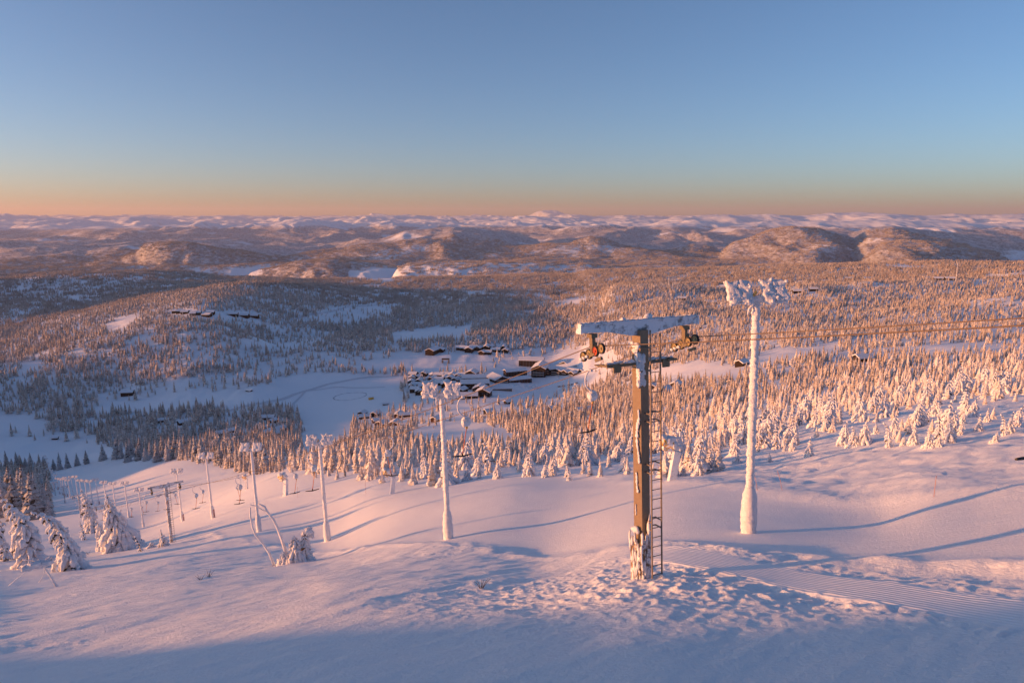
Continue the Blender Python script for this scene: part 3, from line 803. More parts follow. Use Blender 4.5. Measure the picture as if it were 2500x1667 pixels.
def build_woods():
    rng = np.random.default_rng(7)
    X, Y, Z = [], [], []
    for r0, r1, dm in ((40, 170, 1 / 8.0), (170, 420, 1 / 13.0), (420, 900, 1 / 21.0), (900, 1700, 1 / 23.0)):
        x, y, z = sample_ring(rng, r0, r1, dm); X.append(x); Y.append(y); Z.append(z)
    x, y, z = map(np.concatenate, (X, Y, Z))
    for ax, ay, ar in AVOID:
        k = (x - ax) ** 2 + (y - ay) ** 2 > ar * ar
        x, y, z = x[k], y[k], z[k]
    h = tree_height(z, rng)
    px, py, d = project(x, y, z)
    _, pyt, _ = project(x, y, z + h)
    inview = (px > 5) & (px < 2495) & (py > 0) & (py < 1667)
    size = np.where(inview, (py - pyt), 0)
    white = np.clip((z + 82) / 52.0, 0, 1)
    iswhite = rng.random(len(x)) < white
    order = np.argsort(-size)
    big = order[:300]
    rest = np.setdiff1d(np.arange(len(x)), big)
    # the 300 that show largest are things of their own
    shared = {}
    for n_, i in enumerate(big):
        lad = iswhite[i] and z[i] > -40 and rng.random() < 0.8
        key = ('laden%d' if lad else ('white%d' if iswhite[i] else 'near%d')) % int(rng.integers(6))
        c, t, nd_ = PROTO[key]
        o = empty('spruce_tree', (x[i], y[i], z[i] - 0.05), float(rng.uniform(0, 6.28)))
        s = float(h[i]); o.scale = (s, s, s)
        link(bpy.data.objects.new('crown', c), o); link(bpy.data.objects.new('trunk', t), o)
        if lad: link(bpy.data.objects.new('needles', nd_), o)
        marks = [(135, 'left of the lift line'), (440, 'in the row beside the run-out snow'), (640, 'left of the far snow guns'), (790, 'behind the third floodlight mast'), (960, 'left of the snowy gun'), (1090, 'left of the second floodlight mast'), (1230, 'right of the second floodlight mast'),
                 (1400, 'midway from mast to tower'), (1560, 'just left of the lift tower'), (1700, 'around the yellow snow gun'), (1820, 'left of the tall mast pole'), (1960, 'right of the tall mast pole'), (2120, 'on the hillside right of the mast'), (2300, 'on the right hillside'), (9999, 'on the hillside by the right edge')]
        side = next(t_ for lim, t_ in marks if px[i] < lim)
        kind_ = ('tall ' if h[i] > 6.0 else ('low ' if h[i] < 3.0 else '')) + ('snow laden spruce' if lad else ('rimed spruce' if iswhite[i] else 'snow dusted spruce'))
        if py[i] < np.interp(px[i], EDGE[:, 0], EDGE[:, 1]) - 45: side = 'farther back ' + side.replace('floodlight ', '')
        shared.setdefault(kind_ + ' ' + side, []).append((float(px[i]), o))
        tag(o, kind_ + ' ' + side, 'tree', kind_ + ' ' + side)
    for lab, lst in shared.items():
        if len(lst) > 1:
            for q, (_, o) in enumerate(sorted(lst, key=lambda t_: t_[0])): o['label'] = lab + (', %s from left' % _ord[min(q, 29)])
    idx = np.where(iswhite, rng.integers(5, 10, len(x)), rng.integers(0, 5, len(x)))
    meshes = [PROTO['frost%d' % i][2] for i in range(5)] + [PROTO['rime%d' % i][2] for i in range(5)] + [birch(31 + i, 'spruce_rimed') for i in range(3)]
    bi = (rng.random(len(x)) < 0.13 * sstep(-0.2, 0.5, fbm(x / 120, y / 120, 2, 505)) * 2) & (z < -45)
    idx = np.where(bi, rng.integers(10, 13, len(x)), idx)
    h = np.where(bi, h * 0.75, h)
    P = np.stack([x, y, z - 0.05 * h], -1)[rest]
    scatter_instances('spruce_wood', 'snowy spruce wood covering the valley and the hillside at the right', meshes, P, h[rest], rng.uniform(0, 6.28, len(rest)), idx[rest], 'forest')
    # farther woods, standing in clumps
    x, y, z = sample_ring(rng, 1700, 3000, 1 / 170.0)
    x2, y2, z2 = sample_ring(rng, 3000, 7500, 1 / 520.0)
    f2 = rng.random(len(x2)) < 0.8
    x2, y2, z2 = x2[f2], y2[f2], z2[f2]
    cm = [clump_mesh('a%d' % i, 900 + i, 9, 10.5, 8.5, 'far') for i in range(4)] + [clump_mesh('b%d' % i, 950 + i, 22, 17.0, 8.5, 'far') for i in range(4)]
    P = np.concatenate([np.stack([x, y, z], -1), np.stack([x2, y2, z2], -1)])
    idx = np.concatenate([rng.integers(0, 4, len(x)), rng.integers(4, 8, len(x2))])
    scatter_instances('distant_forest', 'distant spruce forest on the far side of the valley', cm, P, rng.uniform(0.8, 1.15, len(P)), rng.uniform(0, 6.28, len(P)), idx, 'forest')
    print('trees', len(rest), 'clumps', len(P))
# ------------------------------------------------------------------ materials of the lift and the masts
def mat_frosted(name, col, cover=0.5, scale=4.0, rough=0.55, soft=0.08, metal=0.0):
    t = NT(name, rough, 0.3)
    f = t.noise(scale, 5, 0.65, t.coords()); g = t.noise(scale * 6, 3, 0.6, t.coords())
    base = t.mix(g, tuple(c * 0.75 for c in col), tuple(min(1, c * 1.25) for c in col))
    t.color(t.mix(t.rng(f, 1 - cover - soft, 1 - cover + soft), base, (0.82, 0.83, 0.87)))
    t.bump(f, 0.3, 0.05)
    M[name] = t.mat
def mat_rime(name, col=(0.86, 0.86, 0.89), scale=14.0):
    t = NT(name, 0.8, 0.15)
    f = t.noise(scale, 5, 0.7, t.coords())
    t.color(t.mix(f, tuple(c * 0.88 for c in col), col)); t.bump(f, 0.8, 0.06)
    M[name] = t.mat
mat_rime('rime'); mat_rime('snow_lump', (0.86, 0.87, 0.90), 7.0)
mat_frosted('tower_steel', (0.25, 0.185, 0.125), 0.22, 2.2)
mat_frosted('beam_frost', (0.20, 0.19, 0.19), 0.55, 2.2)
mat_frosted('far_steel', (0.34, 0.31, 0.29), 0.52, 3.0)
mat_frosted('sheave_paint', (0.21, 0.16, 0.10), 0.22, 9.0)
mat_plain('ladder_steel', (0.22, 0.18, 0.15), 0.5, 0.4, 0.3)
mat_plain('rubber', (0.025, 0.024, 0.024), 0.7)
mat_plain('rim_cream', (0.34, 0.26, 0.13), 0.5); mat_plain('rim_red', (0.50, 0.09, 0.04), 0.5)
mat_plain('rope_steel', (0.17, 0.12, 0.085), 0.55, 0.4, 0.3, scale=40)
mat_plain('rod_orange', (0.66, 0.17, 0.035), 0.5); mat_plain('bar_black', (0.022, 0.022, 0.025), 0.5)
mat_plain('joint_yellow', (0.72, 0.42, 0.12), 0.6)
mat_frosted('plank_wood', (0.22, 0.14, 0.08), 0.5, 5.0)
mat_frosted('pad_red', (0.42, 0.16, 0.12), 0.45, 5.0)
mat_frosted('gun_yellow', (0.70, 0.36, 0.04), 0.50, 3.0)
mat_frosted('gun_white', (0.55, 0.53, 0.52), 0.6, 3.0)
YAW = math.atan2(LIFT_V[1], LIFT_V[0])

# ------------------------------------------------------------------ lift towers
def wheel(parent, x, y, z, r, rim):
    """sheave wheel whose axle runs along local x"""
    t = MB()
    n = 18; w = 0.035
    prof = [(-w, r * 0.80), (-w, r), (-w * 0.35, r * 1.03), (w * 0.35, r * 1.03), (w, r), (w, r * 0.80)]
    V = []; Fc = []
    for k in range(n):
        a = 2 * math.pi * k / n
        for px_, pr in prof: V.append((px_, pr * math.cos(a), pr * math.sin(a)))
    m = len(prof)
    for k in range(n):
        for j in range(m): Fc.append((k * m + j, k * m + (j + 1) % m, ((k + 1) % n) * m + (j + 1) % m, ((k + 1) % n) * m + j))
    t.add(V, Fc, 0, False)
    ty = t.build('tyre', M['rubber'], None)
    d = MB()
    V = []; Fc = []
    prof = [(-0.028, r * 0.82), (-0.034, r * 0.70), (-0.012, r * 0.62), (-0.012, r * 0.30), (-0.05, r * 0.22), (-0.05, 0.0)]
    m = len(prof)
    for k in range(n):
        a = 2 * math.pi * k / n
        for px_, pr in prof: V.append((px_, pr * math.cos(a), pr * math.sin(a)))
    for k in range(n):
        for j in range(m - 1): Fc.append((k * m + j, k * m + j + 1, ((k + 1) % n) * m + j + 1, ((k + 1) % n) * m + j))
    d.add(V, Fc, 0, False)
    V2 = [(-v[0], v[1], v[2]) for v in V]
    d.add(V2, [tuple(reversed(f)) for f in Fc], 0, False)
    ri = d.build('rim', M[rim], None)
    w_ = empty('sheave_wheel', (x, y, z)); w_.parent = parent
    ty.parent = w_; ri.parent = w_
    return w_
SHEAVE_X = 1.72
def build_tower(loc, detail=True, height=7.9, lean=-4.2, snow=True, scale=1.0, yaw=YAW):
    root = empty('lift_tower', loc, yaw)
    root.rotation_euler = (math.radians(lean), 0, yaw)
    root.scale = (scale,) * 3
    steel = 'tower_steel' if detail else 'far_steel'
    w = 0.175
    p = MB(); p.box((0, 0, height / 2 - 0.6), (2 * w, 2 * w, height + 1.2)); 
    p.box((0, 0, height - 0.55), (2 * w + 0.10, 2 * w + 0.10, 0.06)); p.box((0, 0, height - 1.25), (2 * w + 0.05, 2 * w + 0.05, 0.05))
    po = p.build('pole', M[steel], root)
    if detail: po.rotation_euler = (0, 0, 0.17)
    b = MB()
    poly = [(-2.15, height + 0.06), (-2.15, height + 0.27), (0, height + 0.30), (2.15, height + 0.27), (2.15, height + 0.06), (1.25, height + 0.03), (0.40, height - 0.14), (-0.40, height - 0.14), (-1.25, height + 0.03)]
    b.prism(poly, 0.20); b.box((0, 0, height + 0.30), (4.34, 0.30, 0.035)); 
    for sx in (-1, 1): b.box((sx * 2.16, 0, height + 0.165), (0.05, 0.28, 0.26))
    for x in (-1.3, 1.3): b.box((x, -0.112, height + 0.16), (0.06, 0.04, 0.22))
    b.build('crossbeam', M['beam_frost' if detail else 'far_steel'], root)
    if snow:
        s = MB()
        rng = random.Random(5)
        for k in range(26):
            x = -2.1 + 4.2 * k / 25; s.blob((x, rng.uniform(-0.03, 0.03), height + 0.33), (0.15, 0.12, 0.010 + 0.016 * rng.random()), k, 1)
        for x, r in ((-0.62, 0.07), (0.30, 0.12)): s.blob((x, 0, height + 0.35), (r * 1.3, 0.09, r), int(x * 10), 2)
        s.build('snow_cap', M['snow_lump'], root)
    slope = math.radians(19)
    for sx in (-1, 1):
        x = sx * SHEAVE_X
        tr = empty('sheave_train', (x, 0, height - 0.55)); tr.parent = root
        h = MB(); h.box((0, 0, 0.50), (0.20, 0.26, 0.12)); h.box((0, 0, 0.36), (0.10, 0.16, 0.22)); h.box((0.06, 0.03, 0.20), (0.16, 0.18, 0.20)); h.box((0, 0, 0.06), (0.07, 0.12, 0.34))
        h.build('hanger', M['sheave_paint'], tr)
        R = Matrix.Rotation(-slope, 3, 'X')
        cb = MB(); cb.box((0.08, 0, -0.04), (0.03, 1.10, 0.08), R); cb.box((0.02, 0, -0.07), (0.12, 0.30, 0.07), R); cb.box((-0.02, 0.36, -0.17), (0.07, 0.34, 0.09), R)
        cb.box((-0.02, -0.36, -0.16), (0.07, 0.34, 0.09), R)
        cb.build('rocker', M['sheave_paint'], tr)
        if detail:
            for k, yy in enumerate((-0.52, -0.18, 0.18, 0.52)):
                q = R @ Vector((0, yy, 0))
                wheel(tr, 0, q.y, q.z, 0.155, 'rim_red' if (sx < 0 and k == 1) else 'rim_cream')
        else:
            for yy in (-0.5, -0.17, 0.17, 0.5):
                q = R @ Vector((0, yy, 0)); MB().tube([(-0.05, q.y, q.z), (0.05, q.y, q.z)], 0.16, 10).build('sheave_wheel', M['rubber'], tr)
            pass
        if snow:
            sn = MB()
            for k in range(3): sn.blob((-0.05, 0.25 + 0.16 * k, -0.14 - 0.06 * k), (0.05, 0.10, 0.05), k, 1)
            sn.build('snow_clump', M['snow_lump'], tr)
    # service arms with rope catchers
    for sx, L in ((-1, 0.98), (1, 0.90)):
        a = MB(); zA = height - 1.02
        a.box((sx * (0.19 + L / 2), -0.02, zA), (L, 0.11, 0.08)); a.box((sx * (0.19 + L), 0, zA + 0.03), (0.36, 0.40, 0.06)); a.box((sx * (0.25 + L * 0.7), -0.12, zA - 0.06), (0.26, 0.05, 0.26))
        a.box((sx * (0.26 + L), 0.30, zA + 0.0), (0.22, 0.36, 0.04))
        ar = a.build('service_arm', M['sheave_paint' if detail else 'far_steel'], root)
        if snow:
            s = MB(); rng = random.Random(9 + sx)
            for k in range(9): s.blob((sx * (0.35 + (L - 0.1) * k / 8), rng.uniform(-0.06, 0.08), zA + 0.09), (0.13, 0.08, 0.03 + 0.035 * rng.random()), k, 1)
            s.build('snow_cap', M['snow_lump'], ar)
    # ladder on the uphill face
    la = empty('ladder', (0, 0, 0)); la.parent = root
    lx0, lx1, ly = 0.03, 0.40, -0.46
    for x in (lx0, lx1):
        r = MB(); r.box((x, ly, (height - 0.35) / 2), (0.028, 0.05, height + 0.05 + (0.35 if x == lx0 else 0.1))); r.build('rail', M['ladder_steel'], la)
    n = 24
    if detail:
        rm = MB().tube([(lx0, ly, 0), (lx1, ly, 0)], 0.013, 6).mesh('rung', M['ladder_steel'])
        for k in range(n):
            o = bpy.data.objects.new('rung', rm); o.location = (0, 0, 0.25 + (height - 0.9) * k / (n - 1)); link(o, la)
        for zz in (1.7, 1.95, 3.5, 3.75, 5.1, 5.35):
            s = MB(); s.box((lx0, (ly - w) / 2, zz), (0.03, abs(ly + w) + 0.04, 0.035)); s.box((lx1, (ly - w) / 2 , zz + 0.02), (0.03, abs(ly + w) + 0.04, 0.035), None); s.box(((lx1 + w) / 2, -w + 0.02, zz + 0.02), (abs(lx1 - w) + 0.03, 0.03, 0.03))
            s.build('bracket', M['ladder_steel'], la)
    else:
        if 'rung' not in PROTO:
            PROTO['rung'] = MB().box(((lx0 + lx1) / 2, ly, 0), (lx1 - lx0, 0.03, 0.03)).mesh('rung', M['ladder_steel'])
        for k in range(n):
            o = bpy.data.objects.new('rung', PROTO['rung']); o.location = (0, 0, 0.25 + (height - 0.9) * k / (n - 1)); link(o, la)
        for zz in (1.7, 3.5, 5.2):
            r = MB(); r.box((lx0, (ly - w) / 2, zz), (0.03, abs(ly + w), 0.04)); r.box((lx1, (ly - w) / 2, zz), (0.03, abs(ly + w), 0.04)); r.build('bracket', M['ladder_steel'], la)
    return root
def add_tower_snow(root, height=7.9):
    # boards packed round the foot, and snow plastered on the lit face
    rng = random.Random(3)
    for k, (x, y) in enumerate([(-0.25, -0.15), (-0.25, 0.02), (-0.25, 0.18), (-0.14, -0.26), (0.04, -0.26)]):
        b = MB(); hh = 1.35 + rng.uniform(-0.25, 0.35)
        b.box((x, y, hh / 2 - 0.35), (0.05 if k < 3 else 0.15, 0.15 if k < 3 else 0.05, hh + 0.5)); b.build('plank', M['plank_wood'], root)
    s = MB()
    for k in range(46):
        z = rng.uniform(-0.2, 1.45); f = rng.random() < 0.6
        x, y = (-0.30, rng.uniform(-0.25, 0.25)) if f else (rng.uniform(-0.28, 0.12), -0.31)
        s.blob((x, y, z), (0.045, 0.045, rng.uniform(0.10, 0.26)), k, 1, 0.35)
    s.blob((-0.25, 0.0, 1.62), (0.07, 0.20, 0.12), 77, 2); s.blob((0.06, -0.3, 1.7), (0.09, 0.08, 0.4), 78, 2)
    s.build('packed_snow', M['snow_lump'], root)
    s = MB()
    for z0, z1, y0, wd, seed in ((2.9, 3.5, -0.06, 0.05, 1), (3.85, 5.2, -0.10, 0.07, 2), (5.1, 5.5, -0.12, 0.06, 3), (6.25, 7.35, -0.12, 0.12, 4), (2.15, 2.5, 0.0, 0.03, 5)):
        n = int((z1 - z0) / 0.09)
        for k in range(n):
            z = z0 + (z1 - z0) * k / n
            s.blob((-0.195, y0 + 0.05 * math.sin(z * 4 + seed), z), (0.028, wd * rng.uniform(0.6, 1.2), 0.09), k + seed * 50, 1, 0.3)
    for k in range(24):
        s.blob((rng.uniform(-0.19, 0.02), -0.195, 6.25 + 0.9 * rng.random()), (0.09, 0.03, 0.13), 500 + k, 1, 0.3)
    for k in range(14):
        s.blob((-0.19, rng.uniform(-0.2, 0.15), 7.25 + 0.25 * rng.random()), (0.05, 0.10, 0.08), 600 + k, 1, 0.3)
    s.build('snow_patch', M['snow_lump'], root)

def line_pt(j, off=0.0):
    p = LIFT_O + LIFT_U * j + LIFT_V * off
    return p
tower_spots = [(-46.0, None), (0.0, None), (83.0, None), (168.0, None), (255.0, None), (350.0, None), (450.0, None), (560.0, None)]
TOWERS = []
for n_, (j, _) in enumerate(tower_spots):
    p = line_pt(j); z = hz(*p)
    if j == 0.0: z = -11.2
    t = build_tower((p[0], p[1], z - 0.05), detail=(j == 0.0), snow=(j < 100), yaw=(math.radians(26) if j == 0.0 else YAW))
    TOWERS.append((j, t))
bpy.context.view_layer.update()
_tl = {-46.0: 'frosted lift tower up the slope behind the viewer', 0.0: 'tall steel lift tower with ladder and wheels in the snow pile at front',
       83.0: 'frosted white lift tower with ladder, second down the slope', 168.0: 'small frosted lift tower standing behind the left snow trees, third down the slope',
       255.0: 'thin grey lift tower far down the slope, fourth in line', 350.0: 'tiny grey lift tower near the foot of the slope, fifth in line',
       450.0: 'tiny lift tower low on the slope, sixth in line', 560.0: 'farthest tiny lift tower at the foot of the slope'}
for j, t in TOWERS:
    tag(t, _tl[j], 'lift tower', 'towers of the drag lift')
    if j == 0.0: add_tower_snow(t)

# ------------------------------------------------------------------ the rope, two strands
def sheave_world(t, sx):
    return t.matrix_world @ Vector((sx * SHEAVE_X, 0, 7.9 - 0.55 + 0.19))
STRAND = {}
for sx, lab in ((-1, 'steel lift rope running over the left wheels of the tower'), (1, 'steel lift rope running over the right wheels of the tower')):
    pts = []
    A = [(j, sheave_world(t, sx)) for j, t in TOWERS]
    for (j0, a), (j1, b) in zip(A[:-1], A[1:]):
        n = 14
        for k in range(n):
            u = k / n; p = a.lerp(b, u); p.z -= 4 * u * (1 - u) * (b - a).length * 0.011; pts.append((j0 + (j1 - j0) * u, p))
    pts.append(A[-1])
    STRAND[sx] = pts
    m = MB().tube([p for _, p in pts], 0.016, 6)
    o = m.build('lift_rope', M['rope_steel']); tag(o, lab, 'rope', 'ropes of the drag lift')
def on_strand(sx, j):
    P = STRAND[sx]
    for (j0, a), (j1, b) in zip(P[:-1], P[1:]):
        if j0 <= j <= j1: return a.lerp(b, (j - j0) / (j1 - j0))

# ------------------------------------------------------------------ T-bars
def build_tbar():
    root = empty('t_bar', (0, 0, 0))
    b = MB()
    pts = [(0.02, 0, 0.0)]
    for k in range(13):
        a = math.radians(100 + 150 * k / 12)
        pts.append((0.02 + 0.24 * math.cos(a), 0, -0.36 + 0.36 * math.sin(a)))
    pts.append((0.06, 0, -0.80))
    b.tube(pts, 0.032, 8, lump=0.12, seed=2); b.box((0, 0, 0.0), (0.10, 0.16, 0.08))
    b.build('bow', M['rime'], root)
    d = MB()
    d.tube([(0.10, -0.11, -0.98), (0.10, 0.11, -0.98)], 0.17, 16, smooth=False); d.box((0.10, 0, -0.86), (0.16, 0.2, 0.16))
    dr = d.build('spring_drum', M['gun_white'], root)
    s = MB(); s.blob((0.10, 0, -0.90), (0.15, 0.16, 0.12), 4, 2); s.blob((0.02, -0.03, -1.0), (0.11, 0.13, 0.17), 5, 2); s.build('snow_cap', M['rime'], dr)
    jn = MB(); jn.box((0.12, 0, -1.19), (0.08, 0.08, 0.14), None, 0, 1.2); jn.build('joint', M['joint_yellow'], root)
    r = MB(); r.tube([(0.12, 0, -1.24), (-0.06, 0, -2.30)], 0.017, 8); r.build('rod', M['rod_orange'], root)
    t = MB()
    pts = []
    for k in range(9):
        u = -1 + 2 * k / 8; pts.append((-0.06 + 0.40 * u, 0, -2.36 + 0.05 * abs(u) + 0.02 * u))
    t.tube(pts, [0.020, 0.026, 0.03, 0.03, 0.034, 0.03, 0.03, 0.026, 0.020], 8); t.tube([(-0.06, 0, -2.24), (-0.06, 0, -2.38)], 0.032, 8)
    t.build('crossbar', M['bar_black'], root)
    return root
tb0 = build_tbar()
first = [True]
def put_tbar(sx, j, rz, label, sc=1.0):
    p = on_strand(sx, j)
    o = tb0 if first[0] else copy_tree(tb0)
    first[0] = False
    o.location = p - Vector((0, 0, 0.02)); o.rotation_euler = (0, 0, rz); o.scale = (sc, sc, sc)
    tag(o, label, 't-bar', 'T-bars hanging from the lift rope')
_ord = ['first', 'second', 'third', 'fourth', 'fifth', 'sixth', 'seventh', 'eighth', 'ninth', 'tenth', 'eleventh', 'twelfth', 'thirteenth', 'fourteenth', 'fifteenth', 'sixteenth', 'seventeenth', 'eighteenth', 'nineteenth', 'twentieth', 'twenty-first', 'twenty-second', 'twenty-third', 'twenty-fourth', 'twenty-fifth', 'twenty-sixth', 'twenty-seventh', 'twenty-eighth', 'twenty-ninth', 'thirtieth']
rgt = random.Random(12)
put_tbar(1, -9.35, 0.45, 'black T-bar cut off by the right edge of the view', 1.27)
for k in range(15):
    put_tbar(-1, 7.0 + 16.4 * k, 0.30 + rgt.uniform(-0.2, 0.2), 'orange and black T-bar, %s down the left rope below the front tower' % _ord[k])
for k in range(15):
    put_tbar(1, 4.2 + 16.4 * k, 0.30 + math.pi * (k % 2) + rgt.uniform(-0.2, 0.2), 'orange and black T-bar, %s down the right rope below the front tower' % _ord[k])

# ------------------------------------------------------------------ floodlight masts
def lumpy_box(c, size, R, seed, cuts=4, amp=0.05):
    bm = bmesh.new(); bmesh.ops.create_cube(bm, size=1.0)
    bmesh.ops.subdivide_edges(bm, edges=bm.edges[:], cuts=cuts, use_grid_fill=True)
    rng = random.Random(seed); ph = [rng.uniform(0, 9) for _ in range(6)]
    V = []
    for v in bm.verts:
        p = v.co.copy(); q = p.normalized() * 0.62
        p = p.lerp(q, 0.25)
        w = Vector((p.x * size[0], p.y * size[1], p.z * size[2]))
        f = math.sin(w.x * 11 + ph[0]) * math.sin(w.z * 9 + ph[1]) + 0.7 * math.sin(w.z * 17 + w.x * 6 + ph[2]) + rng.uniform(-0.6, 0.6)
        w += p.normalized() * amp * f
        V.append(Vector(c) + R @ w)
    Fc = [tuple(v.index for v in f.verts) for f in bm.faces]
    bm.free()
    return V, Fc
def build_mast(height=11.3, fine=True):
    root = empty('floodlight_mast', (0, 0, 0))
    n = 130 if fine else 14
    p = MB(); rng = random.Random(4)
    zs = [2.2 + (height - 0.5 - 2.2) * k / n for k in range(n + 1)]
    p.tube([(rng.uniform(-0.012, 0.012), rng.uniform(-0.012, 0.012), z) for z in zs], [0.16 + (0.045 * rng.random()) - 0.02 * (z / height) for z in zs], 18 if fine else 8, lump=0.15 if fine else 0.05, seed=6)
    p.build('pole', M['rime'], root)
    b = MB()
    zb = [-0.9, -0.2, 0.3, 0.7, 1.1, 1.5, 1.9, 2.15, 2.3]; rb = [0.30, 0.31, 0.33, 0.35, 0.345, 0.33, 0.30, 0.24, 0.17]
    if fine:
        zz = [-0.9 + 3.2 * k / 40 for k in range(41)]; rb = [float(np.interp(z, zb, rb)) for z in zz]; zb = zz
    b.tube([(0, 0, z) for z in zb], rb, 20 if fine else 8, lump=0.10, seed=8); b.build('pole_base', M['rime'], root)
    c = MB(); c.tube([(-1.25, 0, height - 0.55), (-0.5, 0, height - 0.6), (0, 0, height - 0.62), (0.5, 0, height - 0.6), (1.25, 0, height - 0.55)], [0.10, 0.12, 0.17, 0.12, 0.10], 8, lump=0.15, seed=3)
    c.tube([(0, 0, height - 0.75), (-0.35, -0.1, height - 1.0), (-0.40, -0.1, height - 1.25)], [0.07, 0.05, 0.03], 6, lump=0.2, seed=5)
    c.build('crossarm', M['rime'], root)
    R = Matrix.Rotation(math.radians(-38), 3, 'X') @ Matrix.Rotation(math.radians(0), 3, 'Z')
    for sx in (-1, 1):
        for k in range(2):
            x = sx * (0.50 + 0.50 * k)
            V, Fc = lumpy_box((x, 0.0, height - 0.30), (0.52, 0.24, 1.06), R, 20 + k + sx, 5 if fine else 3, 0.055)
            m = MB(); m.add(V, Fc, 0, True)
            if fine:
                for q in range(22):
                    v = V[random.Random(q * 7 + k + sx * 3).randrange(len(V))]; m.blob(v, random.Random(q + k).uniform(0.04, 0.10), q, 1, 0.35)
            m.build('floodlight', M['rime'], root)
    j = MB(); j.box((-0.10, -0.02, height - 0.38), (0.09, 0.09, 0.30), Matrix.Rotation(0.5, 3, 'Y')); j.build('bracket', M['joint_yellow'], root)
    return root
MASTS = [  # foot and head on the photograph
    (1828, 1322, 690), (1095, 1314, 938), (800, 1322, 1064), (633, 1296, 1083), (520, 1264, 1106), (446, 1272, 1145), (351, 1286, 1192), (315, 1262, 1176),
    (285, 1256, 1177), (264, 1253, 1174), (242, 1232, 1168), (227, 1231, 1172), (215, 1229, 1171), (202, 1225, 1170), (191.5, 1217, 1161), (181, 1216, 1162),
    (172, 1215, 1170), (164.5, 1212, 1164), (158, 1211, 1168), (153, 1209, 1167), (146, 1206, 1166), (141, 1196, 1158), (136, 1190, 1151), (130, 1181, 1146), (127, 1173, 1140), (121.5, 1162, 1129), (118, 1150, 1118), (114, 1142, 1112)]
mast_far = None
for n_, (px, py, pt) in enumerate(MASTS):
    if n_ == 0: g = Vector((10.75, 29.0, 0)); g.z = hz(g.x, g.y)
    elif n_ < 6: q = at(px, py, [0, 48, 71, 84, 118, 145][n_]); g = Vector((q[0], q[1], hz(q[0], q[1])))
    else: g = ground_at(px, py, 100, 900)
    td = pix_dir(px, pt); top = td[2] / td[1] * g.y
    hgt = min(max(top - g.z, 9.5), 13.5)
    if n_ == 0: o = build_mast(hgt, True); mast_fine = o; h0 = hgt
    elif n_ < 3: o = copy_tree(mast_fine); o.scale = (1, 1, hgt / h0)
    elif mast_far is None: o = mast_far = build_mast(11.3, False); o.scale = (1, 1, hgt / 11.3)
    else: o = copy_tree(mast_far); o.scale = (1, 1, hgt / 11.3)
    o.location = (g.x, g.y, g.z - 0.1)
    o.rotation_euler = (0, math.radians(-1.7), random.Random(n_).uniform(-0.06, 0.06))
    print('mast', n_, [round(v, 1) for v in g], round(hgt, 2))
    if n_ in (4, 5, 10, 14, 15, 17, 18, 19, 20, 21):
        pd = MB(); pd.box((0.28, -0.05, 0.8), (0.16, 0.40, 1.7)); pd.build('crash_pad', M['pad_red'], o)
    tag(o, 'tall floodlight mast thick with white rime, nearest, right of the lift tower' if n_ == 0 else 'white frosted floodlight mast, %s down the slope counting from the tall one' % _ord[n_], 'lamp mast', 'floodlight masts along the piste')

# ------------------------------------------------------------------ snow guns
def build_gun():
    root = empty('snow_gun', (0, 0, 0))
    p = MB(); R = Matrix.Rotation(math.radians(7), 3, 'Y')
    p.box(R @ Vector((0, 0, 1.0)), (0.62, 0.55, 3.0), R, 0, 0.86); p.build('pedestal', M['gun_white'], root)
    a = MB(); a.box((-0.22, 0, 2.55), (1.0, 0.16, 0.13)); a.tube([(-0.05, 0, 1.75), (-0.62, 0, 2.5)], 0.045, 6); a.box((0.30, 0, 2.72), (0.36, 0.3, 0.22)); a.box((0.62, 0.0, 2.78), (0.36, 0.10, 0.07)); a.build('swing_arm', M['rime'], root)
    b = MB(); R2 = Matrix.Rotation(math.radians(-28), 3, 'Y')
    d = Vector((-0.83, 0, 0.35)).normalized(); c = Vector((-0.42, 0, 3.2))
    b.tube([c - d * 0.55, c - d * 0.50, c + d * 0.3, c + d * 0.55, c + d * 0.62], [0.30, 0.38, 0.40, 0.46, 0.43], 18, smooth=False); b.box((-0.45, 0, 2.82), (0.85, 0.42, 0.42)); br = b.build('barrel', M['gun_yellow'], root)
    s = MB(); s.blob(c + Vector((0.05, 0, 0.28)), (0.58, 0.42, 0.26), 3, 2); s.blob(c + d * 0.55 + Vector((0, 0, 0.30)), (0.28, 0.35, 0.26), 5, 2); s.blob(c - d * 0.5 + Vector((0, -0.1, 0.05)), (0.24, 0.36, 0.36), 6, 2); s.blob((0.45, 0, 2.9), (0.30, 0.2, 0.12), 8, 2); s.build('snow_cap', M['rime'], br)
    return root
gun0 = build_gun()
for n_, (px, py, k, sc, rz, lab) in enumerate([(1640, 1178, 56, 1.0, 0.1, 'yellow snow gun caked in snow on pedestal behind the front tower'), (957, 1205, None, 0.9, 0.3, 'snow covered snow gun at the piste edge left of the second mast'),
                                            (697, 1209, None, 1.1, 1.2, 'frosted snow gun post below a T-bar, left of the third mast'), (602, 1194, None, 1.0, 1.5, 'small frosted snow gun post at far piste edge, leftmost of the four')]):
    g = ground_at(px, py, 30, 300)
    if k: q = at(px, py, k); g = Vector((q[0], q[1], hz(q[0], q[1])))
    o = gun0 if n_ == 0 else copy_tree(gun0)
    o.location = g; o.rotation_euler = (0, 0, rz); o.scale = (sc,) * 3
    tag(o, lab, 'snow gun', 'snow guns along the far piste edge')
    AVOID.append((g.x, g.y, 3.0))
